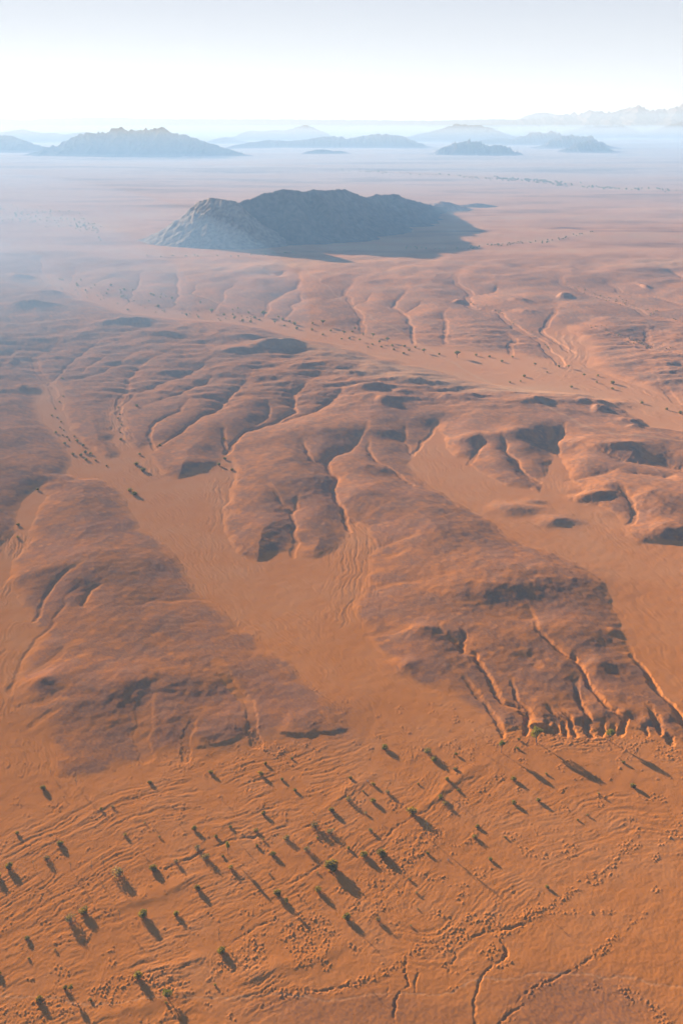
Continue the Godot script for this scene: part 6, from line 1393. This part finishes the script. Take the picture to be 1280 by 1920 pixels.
	far.append_array([Vector3(-828, 2820.3, 4), Vector3(-671, 2676.9, 5), Vector3(-666, 2761.4, 3), Vector3(-702, 2761.2, 4), Vector3(-991, 3127.4, 3), Vector3(-829, 3187.5, 5), Vector3(-705, 2812.9, 3), Vector3(-885, 2880.2, 4), Vector3(-663, 2776.5, 5), Vector3(-672, 2655.3, 3), Vector3(-879, 2958.8, 4), Vector3(-873, 2980.8, 3), Vector3(-790, 2938.4, 5), Vector3(-692, 2726.6, 5), Vector3(-994, 3041.4, 4), Vector3(-661, 2791.2, 4), Vector3(-635, 2658.6, 5), Vector3(-911, 3048.6, 4), Vector3(-812, 2950.5, 4), Vector3(-740, 2891.0, 4), Vector3(-717, 2905.1, 3), Vector3(-955, 3059.4, 4), Vector3(-764, 2733.4, 3), Vector3(-951, 3117.8, 5), Vector3(-925, 2846.4, 5), Vector3(-978, 3157.8, 5), Vector3(-842, 3032.6, 4), Vector3(-712, 2795.2, 4), Vector3(-602, 2574.4, 4), Vector3(-777, 3103.0, 4), Vector3(-908, 2879.5, 5), Vector3(-837, 2854.0, 4), Vector3(-969, 3206.7, 4), Vector3(-891, 3205.8, 5), Vector3(-767, 2700.5, 4), Vector3(-751, 2934.1, 4), Vector3(-895, 3084.9, 5), Vector3(-875, 2837.6, 4), Vector3(-910, 3029.0, 5), Vector3(-803, 2843.0, 5), Vector3(-948, 3043.4, 5), Vector3(-901, 3152.9, 4), Vector3(-965, 3007.9, 3), Vector3(-871, 3174.0, 4), Vector3(-845, 2868.6, 4), Vector3(-791, 2833.9, 4), Vector3(-1068, 3274.2, 5), Vector3(-664, 2708.8, 5), Vector3(-834, 2958.5, 5), Vector3(-929, 3200.5, 4), Vector3(-840, 3025.7, 3), Vector3(-874, 2929.6, 4), Vector3(-595, 2526.8, 5), Vector3(-644, 2562.1, 4), Vector3(-877, 3153.5, 5), Vector3(-1059, 3253.8, 5), Vector3(-656, 2665.3, 4), Vector3(-676, 2786.6, 5), Vector3(-877, 3059.7, 3), Vector3(-931, 2984.0, 4), Vector3(-1010, 3266.5, 4), Vector3(-949, 3158.1, 3), Vector3(-805, 2857.5, 3), Vector3(-684, 2701.0, 5), Vector3(-954, 2993.5, 3), Vector3(-615, 2578.2, 4), Vector3(-1054, 3247.4, 5), Vector3(-832, 2811.1, 5), Vector3(-943, 3033.4, 4), Vector3(-796, 2740.9, 3), Vector3(405, 2322.3, 4), Vector3(449, 2320.7, 4), Vector3(293, 2232.2, 3), Vector3(467, 2352.8, 4), Vector3(387, 2324.7, 3), Vector3(285, 2269.8, 3), Vector3(505, 2412.7, 4), Vector3(301, 2258.5, 4), Vector3(398, 2338.1, 4), Vector3(502, 2388.6, 4), Vector3(529, 2445.3, 4), Vector3(462, 2333.1, 4), Vector3(474, 2386.0, 4), Vector3(272, 2216.7, 3), Vector3(348, 2286.5, 4), Vector3(278, 2226.6, 4), Vector3(283, 2226.2, 4), Vector3(470, 2348.9, 3), Vector3(399, 2325.3, 3), Vector3(392, 2321.2, 3), Vector3(406, 2348.5, 3), Vector3(523, 2422.6, 4), Vector3(350, 2266.4, 4), Vector3(615, 2549.6, 4), Vector3(333, 2292.7, 4), Vector3(376, 2319.7, 4), Vector3(282, 2228.6, 3), Vector3(521, 2420.0, 3), Vector3(339, 2288.5, 4), Vector3(613, 2556.2, 3)])
	far.append_array([Vector3(484, 2385.5, 3), Vector3(610, 2547.7, 3), Vector3(425, 2341.7, 3), Vector3(558, 2466.4, 3), Vector3(381, 2307.6, 4), Vector3(572, 2493.6, 4), Vector3(348, 2298.6, 3), Vector3(280, 2211.5, 3), Vector3(556, 2492.2, 4), Vector3(345, 2299.4, 3), Vector3(372, 2316.2, 3), Vector3(329, 2277.6, 3), Vector3(457, 2359.5, 4), Vector3(579, 2501.2, 4), Vector3(514, 2403.7, 4), Vector3(358, 2303.6, 3), Vector3(366, 2282.0, 4), Vector3(349, 2300.5, 4), Vector3(324, 2296.3, 4), Vector3(425, 2329.0, 4), Vector3(374, 2292.4, 4), Vector3(281, 2219.1, 3), Vector3(343, 2267.9, 3), Vector3(346, 2304.6, 3), Vector3(298, 2248.0, 3), Vector3(454, 2342.2, 3), Vector3(510, 2402.7, 3), Vector3(441, 2357.0, 4), Vector3(299, 2247.6, 4), Vector3(484, 2382.1, 3), Vector3(159, 2241.2, 3), Vector3(162, 2219.9, 3), Vector3(181, 2212.7, 4), Vector3(149, 2235.4, 3), Vector3(222, 2216.4, 3), Vector3(249, 2221.2, 4), Vector3(173, 2230.2, 3), Vector3(210, 2213.1, 3), Vector3(200, 2200.9, 3), Vector3(143, 2248.7, 3), Vector3(246, 2203.4, 3), Vector3(138, 2214.5, 3), Vector3(162, 2236.5, 3), Vector3(140, 2231.5, 3), Vector3(-101, 2149.6, 2), Vector3(-223, 2079.1, 3), Vector3(-116, 2133.3, 3), Vector3(-291, 2059.1, 2), Vector3(-315, 2080.2, 3), Vector3(-120, 2126.7, 2), Vector3(-147, 2100.1, 2), Vector3(-185, 2119.2, 3), Vector3(-112, 2144.4, 2), Vector3(-142, 2133.5, 3), Vector3(-363, 2071.4, 3), Vector3(-139, 2126.4, 2), Vector3(-185, 2106.3, 2), Vector3(-172, 2116.8, 2), Vector3(-209, 2080.4, 3), Vector3(-101, 2154.1, 3), Vector3(-157, 2123.8, 3), Vector3(-126, 2135.6, 2), Vector3(-393, 2083.7, 3), Vector3(-155, 2110.0, 3), Vector3(-138, 2133.2, 2), Vector3(-251, 2085.9, 3), Vector3(-344, 2086.9, 2), Vector3(-313, 2082.0, 2), Vector3(-160, 2112.3, 2), Vector3(-94, 2124.2, 3), Vector3(-115, 2134.2, 3), Vector3(-208, 2089.1, 2), Vector3(-118, 2134.3, 3), Vector3(-160, 2107.2, 2), Vector3(-298, 2092.2, 3), Vector3(-341, 2086.9, 3), Vector3(-289, 2075.4, 3), Vector3(-207, 2078.1, 2), Vector3(-237, 1498.0, 2), Vector3(-453, 1708.3, 1), Vector3(-363, 1565.2, 1), Vector3(-259, 1478.9, 2), Vector3(-176, 1463.3, 1), Vector3(-263, 1520.3, 1), Vector3(-404, 1613.1, 2), Vector3(-150, 1468.2, 2), Vector3(-478, 1734.2, 1), Vector3(-343, 1617.8, 2), Vector3(-415, 1657.8, 2), Vector3(-496, 1729.4, 1), Vector3(-389, 1646.5, 2), Vector3(-497, 1741.8, 2), Vector3(-294, 1516.7, 2), Vector3(-128, 1423.8, 2), Vector3(-134, 1435.3, 2), Vector3(-137, 1399.0, 1), Vector3(-272, 1479.4, 2), Vector3(-330, 1574.8, 2), Vector3(-164, 1428.2, 2), Vector3(-184, 1423.3, 1)])
	far.append_array([Vector3(-264, 1491.2, 2), Vector3(-441, 1686.4, 1), Vector3(-518, 1774.8, 2), Vector3(-465, 1698.1, 2), Vector3(-495, 1715.3, 2), Vector3(-261, 1492.2, 2), Vector3(-524, 1792.3, 2), Vector3(-232, 1470.9, 2), Vector3(-343, 1555.1, 1), Vector3(-151, 1437.8, 1), Vector3(-205, 1489.0, 1), Vector3(-332, 1580.8, 2), Vector3(-379, 1616.3, 1), Vector3(-258, 1509.8, 1), Vector3(-143, 1445.3, 2), Vector3(-287, 1528.5, 1), Vector3(-304, 1533.0, 2), Vector3(-386, 1634.0, 1), Vector3(-322, 1572.8, 2), Vector3(-153, 1429.1, 2), Vector3(-220, 1464.0, 2), Vector3(-484, 1750.5, 1), Vector3(-393, 1634.3, 2), Vector3(-280, 1522.2, 2), Vector3(-344, 1556.2, 2), Vector3(-337, 1592.0, 2), Vector3(-209, 1457.4, 2), Vector3(-307, 1530.5, 1), Vector3(-390, 1626.6, 2), Vector3(-170, 1413.3, 2), Vector3(-144, 1418.5, 1), Vector3(-381, 1625.2, 2), Vector3(-377, 1589.8, 2), Vector3(-484, 1729.0, 2), Vector3(-441, 1691.9, 2), Vector3(-213, 1433.5, 1), Vector3(-324, 1571.2, 2), Vector3(-328, 1565.0, 2), Vector3(-130, 1441.7, 2), Vector3(-395, 1676.5, 1), Vector3(-426, 1644.5, 2), Vector3(-520, 1804.7, 2), Vector3(-469, 1705.6, 2), Vector3(-174, 1426.6, 2), Vector3(-158, 1420.8, 1), Vector3(-307, 1566.3, 1), Vector3(-375, 1603.3, 2), Vector3(-211, 1487.2, 2), Vector3(232, 1482.9, 2), Vector3(234, 1358.1, 1), Vector3(236, 1387.3, 1), Vector3(255, 1232.5, 2), Vector3(236, 1402.7, 1), Vector3(256, 1265.1, 1), Vector3(193, 1572.8, 1), Vector3(256, 1224.8, 1), Vector3(247, 1318.2, 1), Vector3(254, 1297.4, 1), Vector3(237, 1388.2, 2), Vector3(255, 1249.9, 1), Vector3(236, 1374.1, 1), Vector3(215, 1499.8, 1), Vector3(255, 1240.4, 1), Vector3(247, 1338.2, 1), Vector3(254, 1225.2, 1), Vector3(256, 1238.0, 2), Vector3(256, 1279.4, 1), Vector3(226, 1447.8, 1), Vector3(237, 1409.3, 1), Vector3(252, 1327.3, 2), Vector3(209, 1525.0, 1), Vector3(238, 1402.5, 1), Vector3(228, 1470.2, 1), Vector3(205, 1533.6, 1), Vector3(202, 1567.2, 1), Vector3(248, 1337.2, 1), Vector3(200, 1539.8, 2), Vector3(253, 1236.9, 1), Vector3(235, 1398.2, 1), Vector3(218, 1526.1, 1), Vector3(245, 1328.0, 1), Vector3(249, 1311.2, 1), Vector3(257, 1284.9, 1), Vector3(239, 1396.6, 1), Vector3(252, 1282.7, 1), Vector3(226, 1488.9, 2), Vector3(258, 1237.8, 1), Vector3(217, 1515.7, 1), Vector3(234, 1407.5, 1), Vector3(199, 1562.1, 2), Vector3(240, 1360.8, 1), Vector3(236, 1400.3, 1), Vector3(201, 1552.8, 1), Vector3(233, 1462.6, 2), Vector3(205, 1531.7, 1), Vector3(204, 1562.5, 1), Vector3(254, 1232.6, 1), Vector3(256, 1227.3, 1), Vector3(256, 1237.4, 1), Vector3(243, 1354.2, 1)])
	far.append_array([Vector3(229, 1478.0, 2), Vector3(255, 1252.2, 2), Vector3(201, 1550.1, 1), Vector3(192, 1549.6, 1), Vector3(210, 1510.4, 1), Vector3(244, 1356.2, 1), Vector3(256, 1264.9, 1), Vector3(229, 1483.0, 1), Vector3(460, 1419.1, 1), Vector3(435, 1569.8, 2), Vector3(387, 1749.6, 2), Vector3(392, 1581.8, 1), Vector3(405, 1638.4, 1), Vector3(429, 1529.9, 2), Vector3(440, 1520.9, 1), Vector3(419, 1594.7, 2), Vector3(386, 1758.2, 1), Vector3(458, 1466.7, 2), Vector3(378, 1703.0, 1), Vector3(421, 1588.9, 2), Vector3(402, 1629.2, 1), Vector3(400, 1611.8, 1), Vector3(451, 1463.7, 1), Vector3(446, 1505.2, 1), Vector3(395, 1697.0, 2), Vector3(426, 1575.7, 2), Vector3(425, 1564.4, 1), Vector3(411, 1614.2, 1), Vector3(405, 1623.0, 1), Vector3(444, 1531.6, 1), Vector3(410, 1616.2, 1), Vector3(380, 1729.2, 2), Vector3(391, 1641.5, 2), Vector3(448, 1449.9, 2), Vector3(388, 1687.2, 2), Vector3(409, 1567.4, 2), Vector3(407, 1620.7, 1), Vector3(430, 1550.1, 2), Vector3(415, 1573.8, 2), Vector3(418, 1542.0, 1), Vector3(448, 1479.7, 2), Vector3(436, 1596.0, 2), Vector3(440, 1531.5, 1), Vector3(411, 1612.9, 2), Vector3(456, 1478.9, 1), Vector3(394, 1716.2, 1), Vector3(433, 1543.9, 2), Vector3(413, 1595.0, 2), Vector3(446, 1482.9, 1), Vector3(390, 1683.1, 1), Vector3(455, 1463.9, 2), Vector3(387, 1674.5, 2), Vector3(444, 1475.4, 1), Vector3(450, 1515.6, 1), Vector3(430, 1539.0, 2), Vector3(465, 1411.3, 2), Vector3(414, 1621.6, 1), Vector3(443, 1447.4, 2), Vector3(388, 1656.6, 1), Vector3(441, 1502.1, 1), Vector3(411, 1603.3, 1), Vector3(380, 1727.6, 1), Vector3(458, 1467.9, 1), Vector3(467, 1496.9, 1), Vector3(418, 1545.6, 1), Vector3(426, 1573.8, 1), Vector3(422, 1559.8, 2), Vector3(382, 1686.8, 1), Vector3(468, 1429.6, 1), Vector3(426, 1539.0, 1), Vector3(421, 1531.5, 2), Vector3(462, 1431.0, 1), Vector3(401, 1595.3, 2), Vector3(466, 1406.2, 2), Vector3(385, 1712.7, 1), Vector3(436, 1540.4, 1), Vector3(438, 1560.1, 2), Vector3(453, 1445.5, 1), Vector3(409, 1615.7, 1), Vector3(406, 1630.8, 2), Vector3(416, 1661.8, 1), Vector3(426, 1539.3, 1), Vector3(386, 1684.8, 1), Vector3(398, 1665.0, 2), Vector3(385, 1682.1, 1), Vector3(400, 1672.9, 2), Vector3(432, 1556.2, 1), Vector3(421, 1560.3, 2), Vector3(387, 1694.1, 2), Vector3(377, 1690.2, 1), Vector3(453, 1585.8, 1), Vector3(412, 1620.0, 1), Vector3(432, 1518.0, 1), Vector3(399, 1600.0, 1), Vector3(437, 1519.1, 1), Vector3(400, 1698.9, 1), Vector3(440, 1439.9, 2), Vector3(407, 1647.3, 1), Vector3(369, 1263.4, 2), Vector3(373, 1245.8, 1)])
	far.append_array([Vector3(386, 1240.7, 1), Vector3(399, 1210.3, 2), Vector3(358, 1304.4, 1), Vector3(380, 1235.3, 2), Vector3(379, 1238.1, 1), Vector3(377, 1228.6, 2), Vector3(389, 1220.0, 1), Vector3(355, 1347.8, 1), Vector3(348, 1324.2, 1), Vector3(381, 1252.5, 1), Vector3(357, 1292.7, 2), Vector3(357, 1309.8, 1), Vector3(363, 1281.1, 1), Vector3(399, 1175.3, 1), Vector3(370, 1253.5, 2), Vector3(357, 1255.8, 1), Vector3(348, 1303.9, 2), Vector3(353, 1296.8, 1), Vector3(360, 1298.7, 2), Vector3(376, 1260.3, 2), Vector3(337, 1361.0, 1), Vector3(343, 1350.6, 1), Vector3(364, 1308.8, 1), Vector3(359, 1260.1, 1), Vector3(339, 1335.2, 1), Vector3(335, 1348.2, 2), Vector3(348, 1322.5, 2), Vector3(375, 1224.8, 1), Vector3(359, 1298.2, 2), Vector3(354, 1297.6, 1), Vector3(341, 1351.0, 2), Vector3(394, 1194.0, 1), Vector3(371, 1247.9, 1), Vector3(376, 1260.9, 1), Vector3(351, 1322.9, 1), Vector3(349, 1349.7, 1), Vector3(379, 1224.4, 1), Vector3(393, 1207.6, 2), Vector3(375, 1240.3, 2), Vector3(375, 1247.5, 2), Vector3(394, 1225.4, 1), Vector3(391, 1191.9, 1), Vector3(365, 1248.1, 2), Vector3(378, 1232.3, 1), Vector3(392, 1217.8, 1), Vector3(350, 1330.4, 1), Vector3(359, 1287.5, 1), Vector3(380, 1219.4, 1), Vector3(403, 1204.5, 1), Vector3(395, 1199.2, 1), Vector3(360, 1310.2, 1), Vector3(382, 1226.9, 1), Vector3(379, 1225.3, 2), Vector3(361, 1259.6, 2), Vector3(366, 1272.5, 2), Vector3(390, 1190.1, 1), Vector3(374, 1229.5, 1), Vector3(402, 1213.2, 1)])
	scatter(far)
